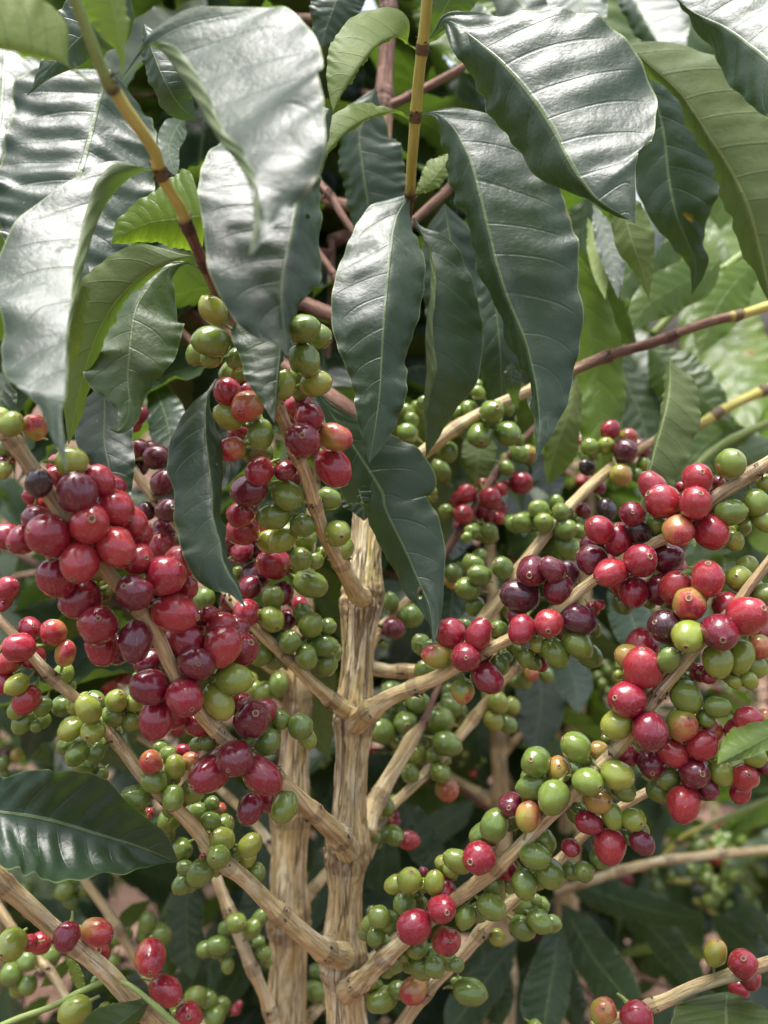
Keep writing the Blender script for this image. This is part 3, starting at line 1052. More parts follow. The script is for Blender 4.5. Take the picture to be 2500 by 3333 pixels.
branch('b6', main, "752 2140 32 .488;775 2125 26 .472;820 2080 23 .458;870 2035 20 .449;960 1960 18 .44;1040 1900 20 .432;1110 1840 18 .426;1180 1770 16 .42;1240 1710 16 .416;1290 1660 16 .412;1350 1600 16 .408;1400 1530 15 .405;1425 1495 16 .403;1480 1430 15 .40;1530 1370 14 .398;1580 1320 14 .397;1620 1265 13 .396;1665 1210 13 .395;1730 1130 12 .395",
       label='long pale branch sweeping up to the right edge, mixed green, yellow and red cherries', segs=28, node_gap=.034)
branch('b7', main, "790 1800 26 .52;800 1760 23 .526;835 1690 20 .535;870 1630 19 .54;890 1595 19 .545;915 1560 9 .552 .2;940 1500 8 .56 .2;975 1430 7 .575 .25",
       segs=18, node_gap=.04)
branch('b8', main, "790 1850 18 .53;830 1760 13 .545;880 1710 13 .553;930 1660 13 .56;1000 1580 14 .568;1040 1530 13 .575;1090 1470 10 .582;1150 1410 10 .59;1200 1340 9 .60", segs=16, node_gap=.04)
branch('b9', main, "800 2330 22 .50;870 2212 18 .49;930 2130 18 .482;1000 2060 17 .476;1060 1990 16 .472;1105 1950 14 .47;1200 1865 12 .468;1290 1780 11 .467;1390 1715 12 .465;1460 1690 11 .465;1530 1660 10 .466", segs=20, node_gap=.038,
       label='bare-looking lower right branch running under the long pale one')
branch('b10', main, "798 1075 22 .535;850 1030 18 .535;905 985 18 .535;1000 915 16 .538;1060 882 15 .54;1130 850 14 .54 .05;1260 790 14 .545 .18;1340 760 13 .55 .22;1410 740 13 .555 .24;1500 706 12 .56 .26;1560 688 12 .565 .34;1600 680 12 .57 .5;1659 662 13 .575 .55;1740 640 12 .58 .6", segs=18, node_gap=.045,
       label='upper right branch, reddish brown turning yellow at the right edge')
branch('b12', main, "792 1440 20 .52;850 1450 17 .525;940 1440 17 .52;1000 1395 17 .517;1060 1318 19 .514;1090 1280 17 .515;1150 1192 15 .52;1235 1090 14 .525;1310 1020 13 .53 .08;1400 960 12 .54 .15;1470 920 10 .55 .2", segs=18, node_gap=.038)
branch('b13', main, "785 1420 18 .515;815 1365 14 .53;850 1330 13 .54 .1;890 1285 11 .548 .15;950 1210 10 .56 .2;1010 1120 10 .57 .2;1060 1040 10 .58 .22;1110 970 9 .59 .24;1180 900 8 .60 .26", segs=16, node_gap=.036)
branch('b14', main, "560 2420 26 .47;400 2265 25 .452;330 2200 24 .446;270 2145 24 .441;230 2100 23 .437;170 2050 22 .432;110 2000 22 .428;60 1955 24 .423;0 1905 25 .418;-40 1865 26 .415;-100 1800 24 .41", segs=28, node_gap=.04, first=.05,
       label='thick tan branch crossing the bottom left corner with spotted red cherries')
branch('b14g', main, "262 2118 7 .43 .8;290 2135 7 .428 .95;330 2168 7 .427 1;365 2200 8 .427 1;410 2240 8 .427 1", segs=12, node_gap=.05, scales=False, label='slender green shoot beside the thick tan branch')
branch('b14h', main, "245 2110 8 .44 .9;180 2140 8 .443 .95;110 2175 8 .446 1;40 2200 8 .45 1;-40 2235 8 .455 1", segs=12, node_gap=.05, scales=False, label='slender green shoot in the bottom left corner')
branch('b15', main, "1180 2330 17 .455;1280 2230 17 .45;1360 2192 16 .448;1440 2160 17 .445;1500 2132 17 .443;1580 2106 17 .441;1659 2081 17 .44;1750 2050 16 .44", segs=22, node_gap=.036,
       label='pale branch in the bottom right corner with a yellow and a red cherry')
branch('b21', main, "815 700 14 .57 .2;850 600 12 .53 .25;876 500 11 .50 .3;885 425 12 .475 .36;890 350 13 .462 .52;898 250 14 .447 .55;905 165 14 .437 .55;912 105 14 .43 .57;918 50 14 .424 .6;925 -30 14 .415 .6;935 -120 13 .405 .8", segs=22, at_nodes=((885, 425), (898, 250), (912, 105)),
       label='upright yellow shoot with brown joints at top centre')
branch('b22', main, "825 235 14 .60 .3;870 215 11 .60 .3;960 168 10 .60 .3;1040 120 9 .60 .3;1140 60 8 .60 .3", segs=14, node_gap=.05)
branch('b22b', main, "818 560 13 .575 .3;780 520 10 .58 .3;745 475 9 .585 .3;715 425 10 .59 .3;690 395 9 .595 .3;640 320 8 .61 .3", segs=14, node_gap=.03)
branch('b22c', main, "815 540 14 .58 .25;870 500 12 .58 .25;930 445 12 .585 .25;990 390 11 .59 .25;1060 320 10 .60 .25;1150 220 8 .62 .3", segs=14, node_gap=.045)
branch('b22d', main, "806 780 16 .56 .25;760 680 10 .575 .25;725 600 9 .585 .25;690 550 9 .595 .25;620 460 8 .62 .28;520 340 8 .66 .3", segs=14, node_gap=.04)
branch('b22e', main, "800 950 16 .55 .2;730 960 10 .57 .25;640 900 10 .58 .25;520 810 10 .585 .25;440 760 10 .585 .25;390 715 10 .59 .25;300 620 9 .60 .28", segs=14, node_gap=.04)
branch('b16', second, "618 2330 20 .575;596 2240 17 .565;575 2160 16 .558;540 2080 16 .552;512 2010 16 .55;480 1930 14 .55;462 1880 13 .552;430 1800 11 .56;390 1720 10 .575", segs=18, node_gap=.035)
branch('b17', second, "635 1985 20 .59;665 1935 15 .60;705 1888 14 .61;770 1820 13 .62;830 1760 11 .63;900 1690 10 .65;980 1620 9 .67", segs=16, node_gap=.04)
branch('b17b', second, "625 2260 20 .61;665 2200 15 .615;705 2160 14 .62;780 2090 12 .63;860 2020 10 .65", segs=14, node_gap=.04)
branch('b18', second, "642 1500 18 .58;618 1468 14 .57;590 1445 14 .565;550 1418 13 .56;490 1380 11 .56;420 1330 10 .565;340 1290 9 .57", segs=16, node_gap=.035)
branch('b18b', second, "626 1880 18 .60;560 1790 11 .62;470 1700 10 .63;380 1640 10 .64;300 1590 9 .65", segs=14, node_gap=.04)
branch('b20', second, "560 2330 20 .62;420 2200 14 .63;320 2110 12 .64;275 2040 12 .64;240 1980 12 .64;190 1910 12 .645;150 1840 11 .65", segs=14, node_gap=.05)
branch('b20b', second, "420 2340 16 .60;220 2240 12 .58;170 2190 11 .575;140 2150 11 .575;110 2100 11 .575;60 2050 10 .58;10 1980 12 .585;-40 1900 12 .59", segs=14, node_gap=.05)
branch('b3f', third, "1081 1745 15 .98;1040 1715 12 .985;985 1685 11 .99;920 1650 10 1.0;840 1600 9 1.02", segs=12, node_gap=.06, step=.005)
branch('b3g', third, "1078 1640 12 .985;1120 1590 8 .98;1160 1555 7 .975;1215 1515 6 .97", segs=12, node_gap=.06, step=.005)
branch('b4f', fourth, "1240 1640 15 1.06;1200 1580 10 1.06;1160 1520 9 1.07;1110 1440 8 1.08", segs=12, node_gap=.06, step=.005)
branch('b4g', fourth, "1238 1690 15 1.05;1275 1640 10 1.03;1310 1600 9 1.02;1380 1540 8 1.0", segs=12, node_gap=.06, step=.005)
branch('b23', rightt, "2080 760 18 .77 .3;1850 790 14 .72 .5;1720 820 13 .69 .55;1659 840 13 .68 .55;1570 880 12 .665 .5;1520 912 12 .66 .4;1450 950 10 .66 .3", segs=14, node_gap=.04, label='yellow branch with grey joint behind the hanging olive leaf')
branch('b23b', rightt, "1900 800 12 .74 .6;1750 880 10 .70 .9;1640 920 9 .68 1;1560 960 9 .67 1;1505 1005 9 .66 1;1480 1060 7 .66 1", segs=12, node_gap=.05, scales=False)
branch('b23c', rightt, "2065 640 14 .80 .6;1850 560 11 .74 .9;1720 500 10 .71 1;1620 540 10 .69 1;1540 600 10 .68 1;1470 660 10 .675 .95;1410 722 10 .67 .9", segs=12, node_gap=.05, scales=False, label='pale green twig at the right with small paired leaves')
branch('b19', rightt, "2125 1720 16 .78;1900 1790 13 .80;1700 1830 12 .80;1480 1852 11 .80;1390 1868 12 .80;1290 1897 12 .80;1200 1930 10 .81", segs=14, node_gap=.05)
branch('b19b', rightt, "2100 1500 12 .85 .5;1850 1640 8 .88 .8;1659 1726 7 .9 .9;1590 1757 7 .9 .9;1520 1785 6 .9 .8;1476 1806 6 .9 .6;1430 1850 5 .9 .4", segs=10, node_gap=.06, scales=False)
branch('b6a', farb, "1728 1700 10 1.5 .2;1680 1750 8 1.42 .4;1640 1830 8 1.36 .4;1590 1880 8 1.3 .4;1520 1905 7 1.26 .4;1440 1900 6 1.24 .5", segs=10, node_gap=.05, step=.006)
branch('b6b', farb, "1735 1800 10 1.5 .2;1700 1900 8 1.42 .4;1659 1990 8 1.36 .5;1600 2010 7 1.3 .55;1560 1985 7 1.26 .6;1500 1945 6 1.24 .5", segs=10, node_gap=.05, step=.006)

# ================================================================== the leaves in front, one by one
b1, b2, b3, b4, b5, b6 = (BR['b%d' % i][0] for i in range(1, 7))
b10, b12, b13, b14, b15, b21 = (BR[k][0] for k in ('b10', 'b12', 'b13', 'b14', 'b15', 'b21'))
b22, b22b, b22c, b22d, b22e = (BR[k][0] for k in ('b22', 'b22b', 'b22c', 'b22d', 'b22e'))
bR = BR['b23'][0]
bR2 = BR['b23c'][0]
# upper left, near
leaf(b1, (.345, .325, .30, .275, .262), "T1 520 350 0 0;600 235 6 6;640 195 4 40;700 222 -40 250;760 310 -75 520;850 450 -62 585;940 600 -45 545;1010 690 -52 470;1070 800 -44 345;1090 950 -28 115;1075 1112 0 0", wave=.001, fold=.12, nv=110, nu=26, label='large front leaf folded lengthwise, its sheen nearly white')
leaf(b1, (.375, .350, .33, .315, .305), "T1 1420 470 20 20;1380 560 250 40;1335 700 400 60;1305 820 440 78;1270 1000 415 122;1232 1160 345 150;1222 1290 265 95;1232 1410 170 30;1245 1480 60 10;1246 1545 0 0", wave=.0012, fold=.25, holes=(('T1', 1333, 932, 14, 12),))
leaf(b1, (.385, .37, .355), "M2 640 60 0 0;615 180 300 20;592 350 318 8;575 520 240 6;560 640 190 6;548 760 85 4;540 880 0 0", young=.08)
leaf(b1, (.372, .352, .326, .30, .286), "T1 700 742 0 0;625 738 8 -14;545 788 125 -95;452 900 205 -78;393 1050 325 -52;350 1200 372 -34;325 1330 385 -26;M1 422 130 405 -22;415 280 408 -18;412 420 385 -15;398 540 290 -12;376 630 130 -8;378 740 85 8;390 860 40 6;402 1000 0 0", wave=.001, nv=110, label='left leaf with bright sheen, its right half folded over into a narrow strip')
leaf(b1, (.37, .375, .385, .395), "T1 870 1106 0 0;790 1110 12 5;650 1170 130 22;505 1305 175 30;425 1440 135 40;380 1560 115 45;345 1690 70 40;318 1810 38 28;295 1925 0 0", under=True, young=.12, rust=.35, label='dull olive leaf hanging behind the sheeny left leaf')
leaf(b1, (.375, .38, .385), "T1 885 935 10 10;850 940 195 140;760 952 185 122;650 965 115 82;550 1005 72 52;475 1056 0 0", young=.85, wave=.0014, label='small bright yellow green young leaf')
leaf(b1, (.41, .40, .39, .38, .372), "T1 870 1165 3 3;800 1135 6 10;M1 985 -225 60 90;880 -110 120 230;812 0 135 305;787 150 190 300;773 300 240 272;769 430 250 170;776 560 130 88;765 660 62 66;712 738 18 24;640 722 0 0", young=.18, rust=.12, label='mid green leaf with its tip curled up like a hook')
leaf(b1, (.41, .393, .376, .362), "M1 1300 430 4 4;1245 530 26 16;1235 650 145 50;1240 800 226 80;1258 950 250 80;1276 1100 232 65;K4 432 -60 292 38;446 20 272 58;485 150 285 50;505 280 255 48;550 380 195 26;605 470 85 8;662 615 0 0", rust=.05, label='narrow grey green leaf hanging over the red cherries')
leaf(b1, (.30, .29, .28), "T1 440 386 4 4;295 288 10 4;240 262 160 3;150 237 230 8;0 205 255 14;-200 190 240 30;-400 250 0 0", under=True, young=.38, pleat=.0006, label='pale green leaf underside in the top left corner')
leaf(b1, (.305, .30, .295), "T1 530 320 3 3;528 230 14 22;510 120 45 90;480 -20 60 160;440 -200 30 90;400 -330 0 0", under=True, young=.42, rust=.2, pleat=.0006)
leaf(b1, (.35, .345, .35), "M1 520 -120 30 30;485 20 48 42;455 170 48 44;436 290 30 28;430 345 0 0", under=True, young=.5, rust=.5)
# upper left, behind
leaf(b22d, (.42, .42, .42), "T1 560 -80 0 0;450 60 130 150;360 150 150 110;280 230 100 80;190 322 30 30;115 415 0 0")
leaf(b22d, (.50, .47, .44), "T1 480 300 0 0;432 430 345 215;390 590 345 290;345 760 350 325;300 930 325 300;260 1100 250 240;200 1300 0 0", label='broad dark leaf behind the yellow shoot at upper left')
leaf(b22d, (0.550, 0.460), "T1 0 60 20 20;20 200 190 150;10 420 260 190;-10 650 230 130;-30 900 90 60;-30 1050 0 0")
leaf(b22d, (.44, .43, .44), "T1 620 100 0 0;660 230 50 90;715 360 60 110;780 460 60 70;850 520 0 0")
leaf(b22d, (0.540, 0.450), "T1 800 500 0 0;760 560 60 50;730 640 50 45;745 720 25 30;765 765 0 0")
leaf(b22b, (.53, .52, .52), "T1 1520 -220 10 10;1480 -80 130 115;1440 40 105 110;1405 130 60 85;1392 205 0 0")
leaf(b22e, (.48, .46, .45), "M1 620 440 0 0;630 620 180 150;625 800 165 172;650 950 100 162;690 1100 62 112;745 1250 30 34;822 1370 0 0")
leaf(b22e, (0.580, 0.490), "M1 900 420 0 0;960 560 90 100;1010 720 120 120;1030 860 90 110;1060 1000 0 0")
leaf(b22e, (0.550, 0.460), "M1 60 350 0 0;20 480 90 80;-10 620 110 110;0 780 90 90;20 930 0 0")
# centre
leaf(b21, (.475, .445, .428, .422, .418), "F 889 418 3 3;878 432 14 8;858 470 64 34;845 540 96 68;836 620 113 82;830 700 116 66;825 780 86 53;820 850 58 56;811 920 37 40;797 1002 0 0", rust=.3, label='dark wavy leaf hanging at the centre, pale midrib')
leaf(b21, (.48, .465, .46, .465), "F 893 470 3 3;905 492 6 6;924 540 -7 58;929 620 -14 98;917 720 -17 128;919 800 -26 118;915 870 -10 82;918 930 -5 42;921 986 0 0", rust=.03, label='purplish dark leaf with a pale rolled edge beside the central leaf')
leaf(b21, (.472, .45, .436, .426, .412), "T2 150 500 4 4;195 488 7 6;240 496 26 26;310 572 72 150;370 700 106 300;412 860 84 350;450 1020 78 365;490 1180 62 365;540 1320 62 330;598 1450 62 275;640 1600 38 200;665 1750 26 130;668 1880 14 52;654 1994 0 0", wave=.0018, holes=(('T2', 866, 1215, 24, 30),), label='long dark wavy leaf right of the yellow shoot')
leaf(b21, (.438, .418, .403, .391, .378, .372), "T2 170 195 4 4;215 150 8 8;270 90 40 30;390 170 112 135;520 290 152 370;640 430 190 475;730 570 172 480;805 715 130 425;890 840 36 345;955 893 22 255;1030 935 10 120;1086 966 0 0", wave=.0012, fold=.2, nv=100, nu=26, label='largest glossy grey green leaf at upper right')
leaf(b21, (.436, .41, .40, .40), "F 900 106 3 3;880 92 4 3;855 79 60 4;810 102 80 3;768 155 72 5;735 207 30 3;720 240 0 0", under=True, young=.3, pleat=.0006, label='olive leaf curling left from the upper joint of the yellow shoot')
leaf(b21, (.45, .435, .42, .42), "F 892 262 3 3;875 250 3 3;850 241 5 3;800 253 33 4;758 276 46 6;722 312 38 3;690 352 0 0", under=True, young=.33, pleat=.0006)
leaf(b21, (.48, .46, .46), "F 905 100 3 3;940 60 25 20;960 20 45 40;1000 -50 50 50;1040 -120 0 0", young=.1)
leaf(b21, (.49, .49, .5), "F 895 420 0 0;925 395 20 22;950 365 22 30;968 340 8 10;975 325 0 0", under=True, young=.35)
leaf(b22b, (.56, .55, .55), "F 812 190 0 0;792 245 42 42;776 290 42 76;782 360 46 92;792 430 42 86;805 520 36 58;815 590 0 0", label='dark leaf with narrow highlights left of the yellow shoot')
leaf(b22c, (.57, .56, .56), "F 960 440 0 0;970 500 55 45;985 590 75 55;1000 690 75 60;1015 800 50 50;1030 900 0 0")
leaf(b22c, (.55, .54, .55), "F 1060 560 0 0;1070 650 40 40;1080 750 45 45;1085 860 35 35;1100 960 0 0")
leaf(b22c, (.52, .52, .53), "J1 930 -60 0 0;930 60 70 75;945 160 60 60;965 260 30 30;985 342 0 0")
leaf(b22e, (0.650, 0.560), "F 690 560 0 0;690 660 60 60;700 780 85 80;720 900 80 80;740 1010 0 0")
leaf(b22e, (0.680, 0.590), "F 560 560 0 0;540 680 90 80;520 800 100 100;500 940 80 80;480 1060 0 0")
leaf(b22d, (0.690, 0.600), "F 450 150 0 0;440 280 110 90;420 430 120 110;400 560 100 90;380 690 0 0")
# dark leaves deep in the centre
leaf(b22d, (.74, .70), "F 640 -60 0 0;660 60 90 90;680 200 110 110;690 330 90 90;700 450 0 0")
leaf(b22d, (.76, .73), "F 760 60 0 0;740 170 90 90;720 300 110 110;700 440 90 90;690 560 0 0")
leaf(b22c, (.74, .71), "F 860 240 0 0;850 340 80 80;850 460 110 110;840 580 90 90;830 700 0 0")
leaf(b22c, (.75, .72), "F 1000 120 0 0;980 230 80 90;960 350 100 110;940 480 80 80;930 600 0 0")
leaf(b22c, (.73, .70), "F 960 500 0 0;950 600 90 90;930 720 120 110;910 850 90 80;900 960 0 0")
leaf(b22e, (.72, .70), "F 640 480 0 0;640 600 90 90;650 720 110 110;660 840 80 80;670 950 0 0")
# holed leaf
leaf(b1, (.462, .458, .45, .442, .428), "M2 760 610 3 3;800 690 8 8;900 850 62 62;1000 1000 150 180;1110 1170 205 300;1190 1310 212 330;K5 240 -120 165 330;320 60 150 355;400 220 142 320;470 380 142 258;535 520 130 185;583 640 76 115;606 780 22 58;618 962 0 0", rust=.04, nv=130, nu=34, holes=(('M2', 1080, 1310, 44, 56), ('K5', 515, 545, 20, 50)), label='leaf pierced by an oval hole, hanging over the trunk')
leaf(b22e, (.476, .472, .468), "F 745 985 0 0;760 1020 44 44;776 1060 52 52;784 1095 34 36;786 1125 0 0")
# upper right
leaf(b22, (.74, .68), "F 1000 -160 0 0;1060 -90 90 90;1120 0 120 120;1180 90 100 100;1230 190 0 0")
leaf(b22, (.78, .72), "F 1330 -150 0 0;1300 -60 100 90;1290 50 120 110;1300 160 90 80;1310 260 0 0", young=.4)
leaf(b22, (.80, .74), "F 1500 -150 0 0;1480 -40 100 90;1450 60 110 110;1430 170 70 80;1420 250 0 0", young=.2)
leaf(b22, (.82, .80), "F 1640 60 0 0;1600 170 100 100;1570 290 110 110;1560 410 70 70;1555 500 0 0", young=.5)
leaf(b22, (.70, .66), "F 940 -120 0 0;960 -40 70 70;990 60 80 80;1010 160 0 0", young=.7)
leaf(b22, (.53, .525, .52, .53), "T2 1120 250 0 0;1160 380 80 60;1205 560 150 180;1230 780 140 228;1262 930 112 172;1312 1050 62 82;1346 1150 27 50;1330 1272 0 0", rust=.25, label='dark drooping leaf right of the largest glossy leaf')
leaf(b22, (.50, .49, .485, .49), "T2 1040 190 0 0;1090 235 10 70;1180 310 34 160;1290 420 34 240;1400 590 52 320;1500 750 64 370;1570 900 95 350;1622 1090 62 280;1655 1230 30 150;1680 1330 0 0", under=True, young=.10, pleat=.0009, label='wide olive leaf at the right edge showing its veined underside')
leaf(b22, (.49, .45, .40), "T2 1200 -70 0 0;1330 50 28 110;1480 130 122 250;1640 250 185 300;1800 390 180 250;1960 570 0 0", wave=.0014, label='greyish leaf filling the top right corner')
leaf(b22, (0.670, 0.580), "T2 1010 -120 0 0;1060 -50 60 90;1110 60 70 180;1160 150 60 190;1230 260 40 90;1290 340 0 0", label='shiny leaf at the top between two larger ones')
leaf(b22, (0.650, 0.560), "T2 800 -140 0 0;820 -60 120 130;850 20 120 120;880 110 80 80;900 200 0 0")
leaf(b22, (0.670, 0.580), "T2 320 10 0 0;360 60 50 60;420 120 60 70;460 200 40 40;480 260 0 0")
leaf(b22c, (.50, .495, .50), "T2 990 800 0 0;1035 920 60 85;1078 1060 72 95;1120 1180 34 44;1145 1292 0 0", under=True, young=.22)
leaf(b22c, (0.580, 0.490), "T2 900 880 0 0;955 1020 50 60;990 1140 44 54;1012 1292 0 0")
leaf(b22c, (0.610, 0.520), "T2 880 940 0 0;912 1060 36 54;940 1190 34 30;956 1296 0 0", under=True, young=.45)
leaf(b22c, (0.600, 0.510), "T2 1140 820 0 0;1160 900 40 50;1180 1000 50 40;1172 1110 0 0")
leaf(b22c, (.58, .57, .55), "F 1232 530 0 0;1254 620 22 42;1274 720 32 62;1290 820 42 60;1300 900 50 48;1302 980 42 30;1292 1066 0 0", young=.8, label='sunlit yellow green leaf behind the long dark leaf')
leaf(b10, (.56, .555, .56), "J1 1476 60 0 0;1442 250 66 82;1382 430 122 130;1312 620 122 180;1262 800 62 140;1226 972 0 0", under=True, young=.28)
leaf(b13, (.61, .60, .60), "J1 690 480 0 0;670 620 132 132;652 750 132 142;640 880 72 112;645 1052 0 0", under=True, young=.2)
leaf(b10, (.485, .475, .47, .47), "J2 828 -115 4 4;843 -40 16 36;842 60 46 175;832 200 52 258;802 350 30 305;762 500 18 298;717 650 12 298;682 800 12 258;642 950 12 208;602 1130 10 110;572 1250 0 0", under=True, young=.08, label='slender leaf with raised pale midrib hanging at right, underside showing')
leaf(bR, (0.855, 0.720), "F 1490 600 0 0;1530 680 70 80;1570 770 90 100;1600 860 80 90;1625 930 0 0", young=.85, rust=1.0, label='yellow green leaf with brown rust patches at the right')
leaf(bR, (0.915, 0.780), "F 1500 545 0 0;1450 575 60 40;1390 630 45 45;1330 690 0 0", young=.9)
leaf(bR, (0.915, 0.780), "F 1420 500 0 0;1470 520 40 40;1530 560 50 50;1590 620 0 0", young=.85)
leaf(bR, (0.875, 0.740), "F 1400 720 4 4;1380 680 14 14;1350 630 18 14;1335 600 0 0", young=.3)
leaf(bR, (0.935, 0.800), "F 1300 700 0 0;1370 770 60 60;1410 850 60 60;1430 930 0 0", young=.12)
leaf(bR, (0.935, 0.800), "F 1440 800 0 0;1400 870 60 60;1350 940 60 60;1300 990 0 0", young=.05)
leaf(bR, (0.875, 0.740), "F 1560 930 0 0;1600 970 60 50;1650 1020 70 70;1720 1080 0 0", young=.2)
leaf(bR, (0.975, 0.840), "F 1660 430 0 0;1620 520 90 90;1600 620 80 80;1590 720 0 0", young=.6)
leaf(bR, (0.995, 0.860), "F 1560 440 0 0;1540 500 60 70;1500 560 60 60;1460 620 0 0", young=.35)
leaf(bR, (0.925, 0.790), "F 1659 1080 0 0;1640 1150 50 50;1620 1250 60 60;1600 1350 0 0", young=.4)
leaf(bR, (0.795, 0.660), "J2 1500 1240 0 0;1560 1330 90 90;1640 1440 100 100;1740 1560 0 0", young=.55)
leaf(bR, (0.875, 0.740), "J2 980 720 0 0;1060 730 40 40;1150 760 60 60;1280 770 60 60;1400 740 0 0", young=.3)
leaf(bR, (.64, .60), "F 1560 560 0 0;1520 590 34 40;1460 620 48 50;1400 660 40 40;1350 720 0 0", young=.62)
leaf(bR, (.70, .66), "F 1480 480 0 0;1440 520 44 50;1390 560 56 50;1340 620 40 36;1300 690 0 0", young=.4)
leaf(bR, (.68, .64), "F 1650 560 0 0;1600 600 40 40;1560 650 54 54;1530 710 40 40;1510 770 0 0", young=.75)
leaf(bR, (.72, .68), "F 1400 740 0 0;1440 790 50 50;1490 840 60 60;1540 880 40 40;1590 930 0 0", young=.3)
leaf(bR, (.73, .69), "F 1330 760 0 0;1350 820 46 46;1380 890 56 56;1400 960 40 40;1410 1030 0 0", young=.12)
leaf(bR, (.76, .72), "F 1270 420 0 0;1260 500 60 60;1270 590 70 70;1290 680 50 50;1310 760 0 0", young=.25)
leaf(bR, (.78, .74), "F 1180 480 0 0;1200 560 60 60;1220 650 80 70;1230 740 60 50;1230 830 0 0", young=.1)
leaf(bR, (.76, .72), "F 1659 880 0 0;1610 900 40 40;1550 940 54 50;1500 990 40 40;1460 1050 0 0", young=.35)
leaf(bR, (.80, .76), "F 1560 1000 0 0;1590 1080 60 60;1620 1160 70 70;1640 1250 0 0", young=.2)
# lower left and bottom
leaf(b14, (.41, .405, .41, .42), "N1 -520 830 0 0;-380 840 220 220;-180 850 350 330;0 872 415 285;120 888 455 345;250 906 500 385;450 950 500 440;620 1000 455 465;780 1050 428 428;930 1095 345 360;1090 1145 240 275;1250 1200 145 205;1370 1250 62 130;1480 1292 0 0", wave=.0018, pleat=.0019, fl=-1.15, fr=-.12, nv=110, nu=26, label='big ribbed dark leaf at lower left, tip pointing right')
leaf(b14, (.44, .42, .39), "P1 1420 1270 6 6;1340 1215 10 10;1250 1165 16 14;1150 1240 95 62;1020 1340 175 112;900 1440 230 150;720 1590 160 130;560 1750 0 0", young=.15, wave=.0008, label='mid green leaf in the bottom left corner')
leaf(b14, (.47, .47), "P1 540 800 0 0;600 870 40 40;640 950 60 50;680 1040 40 30;720 1090 0 0", under=True, young=.6)
leaf(b6, (.392, .384, .374, .364), "N4 1900 120 0 0;1800 170 95 130;1660 250 150 115;1540 322 190 82;1430 382 205 62;1340 432 135 30;1272 466 72 8;1238 482 0 0", young=.45, wave=.0009, fl=1.3, fr=-1.1, label='small silvery green leaf among the cherries at the right edge')
leaf(b15, (.45, .415, .355), "P4 1318 1095 10 10;1316 1120 120 130;1314 1180 350 240;1312 1290 440 400;1310 1450 450 430;1308 1600 300 300;1305 1750 0 0", young=.18, rust=.25, wave=.0008, label='smooth green leaf in the bottom right corner')
# dark leaves behind the lower branches
b9, b16, b17, b20, b20b, b18b, b8, b7 = (BR[k][0] for k in ('b9', 'b16', 'b17', 'b20', 'b20b', 'b18b', 'b8', 'b7'))
bs3, bs4 = BR['b3f'][0], BR['b4f'][0]
b19 = BR['b19'][0]
leaf(b9, (.77, .62), "P3 1620 560 0 0;1560 700 130 110;1540 900 190 140;1500 1100 220 170;1470 1300 200 150;1430 1500 0 0", label='ribbed dark leaf hanging low between the two lower right branches')
leaf(b9, (0.795, 0.660), "P3 1250 640 0 0;1050 900 130 140;900 1100 160 170;760 1300 150 150;640 1480 0 0")
leaf(b9, (0.855, 0.720), "P3 900 560 0 0;950 760 150 150;1000 960 200 180;1060 1200 180 150;1100 1400 0 0")
leaf(b9, (.82, .64), "P4 -60 350 0 0;60 560 130 150;200 800 170 190;360 1000 180 190;500 1180 110 120;600 1330 0 0", label='wide ribbed leaf low at right, pale glare on its right half')
leaf(b19, (0.935, 0.800), "P4 -40 100 0 0;160 230 120 130;420 330 140 140;700 420 120 130;960 470 80 80;1150 480 0 0")
leaf(b19, (.98, .80), "P4 560 470 0 0;740 620 110 130;900 800 120 120;1040 980 100 100;1160 1160 0 0", label='greyish leaf lying slanted in front of the soil at lower right')
leaf(b19, (0.955, 0.820), "P4 1180 450 0 0;1330 560 120 100;1500 700 130 120;1600 880 100 110;1680 1050 0 0")
leaf(b19, (1.025, 0.890), "P4 1400 330 0 0;1520 440 60 70;1640 600 70 80;1760 760 0 0")
leaf(b9, (0.875, 0.740), "P4 -160 560 0 0;-100 800 110 130;-40 1000 120 130;40 1250 100 110;80 1450 0 0")
leaf(bs4, (1.195, 1.060), "F 1200 1380 0 0;1220 1470 70 60;1250 1560 80 70;1270 1680 60 60;1290 1780 0 0")
leaf(bs4, (1.215, 1.080), "F 1160 1440 0 0;1150 1530 60 70;1140 1620 70 70;1130 1720 0 0")
leaf(bs3, (1.175, 1.040), "F 930 1760 0 0;960 1800 60 60;1020 1850 90 80;1080 1920 80 70;1130 2010 0 0")
leaf(bs3, (1.125, 0.990), "F 860 1760 0 0;860 1850 70 80;870 1950 90 80;890 2080 0 0")
leaf(b17, (0.815, 0.680), "P2 1100 -100 0 0;1150 60 100 100;1120 260 120 110;1060 480 90 90;1000 640 0 0")
leaf(b17, (0.835, 0.700), "P2 760 -120 0 0;690 60 120 120;640 300 150 150;580 560 140 140;520 800 0 0")
leaf(b17, (0.795, 0.660), "P2 620 540 0 0;560 700 90 110;470 900 120 120;360 1100 110 110;250 1300 0 0")
leaf(b20, (0.775, 0.640), "P2 60 60 0 0;30 300 130 120;20 560 170 140;40 800 150 120;80 1000 0 0", young=.1)
leaf(b20, (0.795, 0.660), "P1 1420 260 0 0;1460 420 120 110;1440 600 150 120;1420 820 110 100;1400 980 0 0", young=.2)
leaf(b20, (0.775, 0.640), "P1 1260 330 0 0;1140 420 70 60;1040 520 70 60;960 640 0 0", young=.25)
leaf(b20, (0.795, 0.660), "P1 1560 760 0 0;1600 880 90 110;1590 1050 120 130;1550 1260 100 100;1500 1420 0 0")
leaf(b20b, (0.755, 0.620), "P1 620 780 0 0;540 880 50 50;440 980 60 50;330 1060 0 0", young=.4)
leaf(b20b, (0.775, 0.640), "P1 420 1120 0 0;330 1200 60 60;230 1300 60 60;120 1400 0 0", young=.3)
leaf(b20b, (0.795, 0.660), "P1 60 1030 0 0;60 1160 90 90;90 1300 90 90;120 1450 0 0")
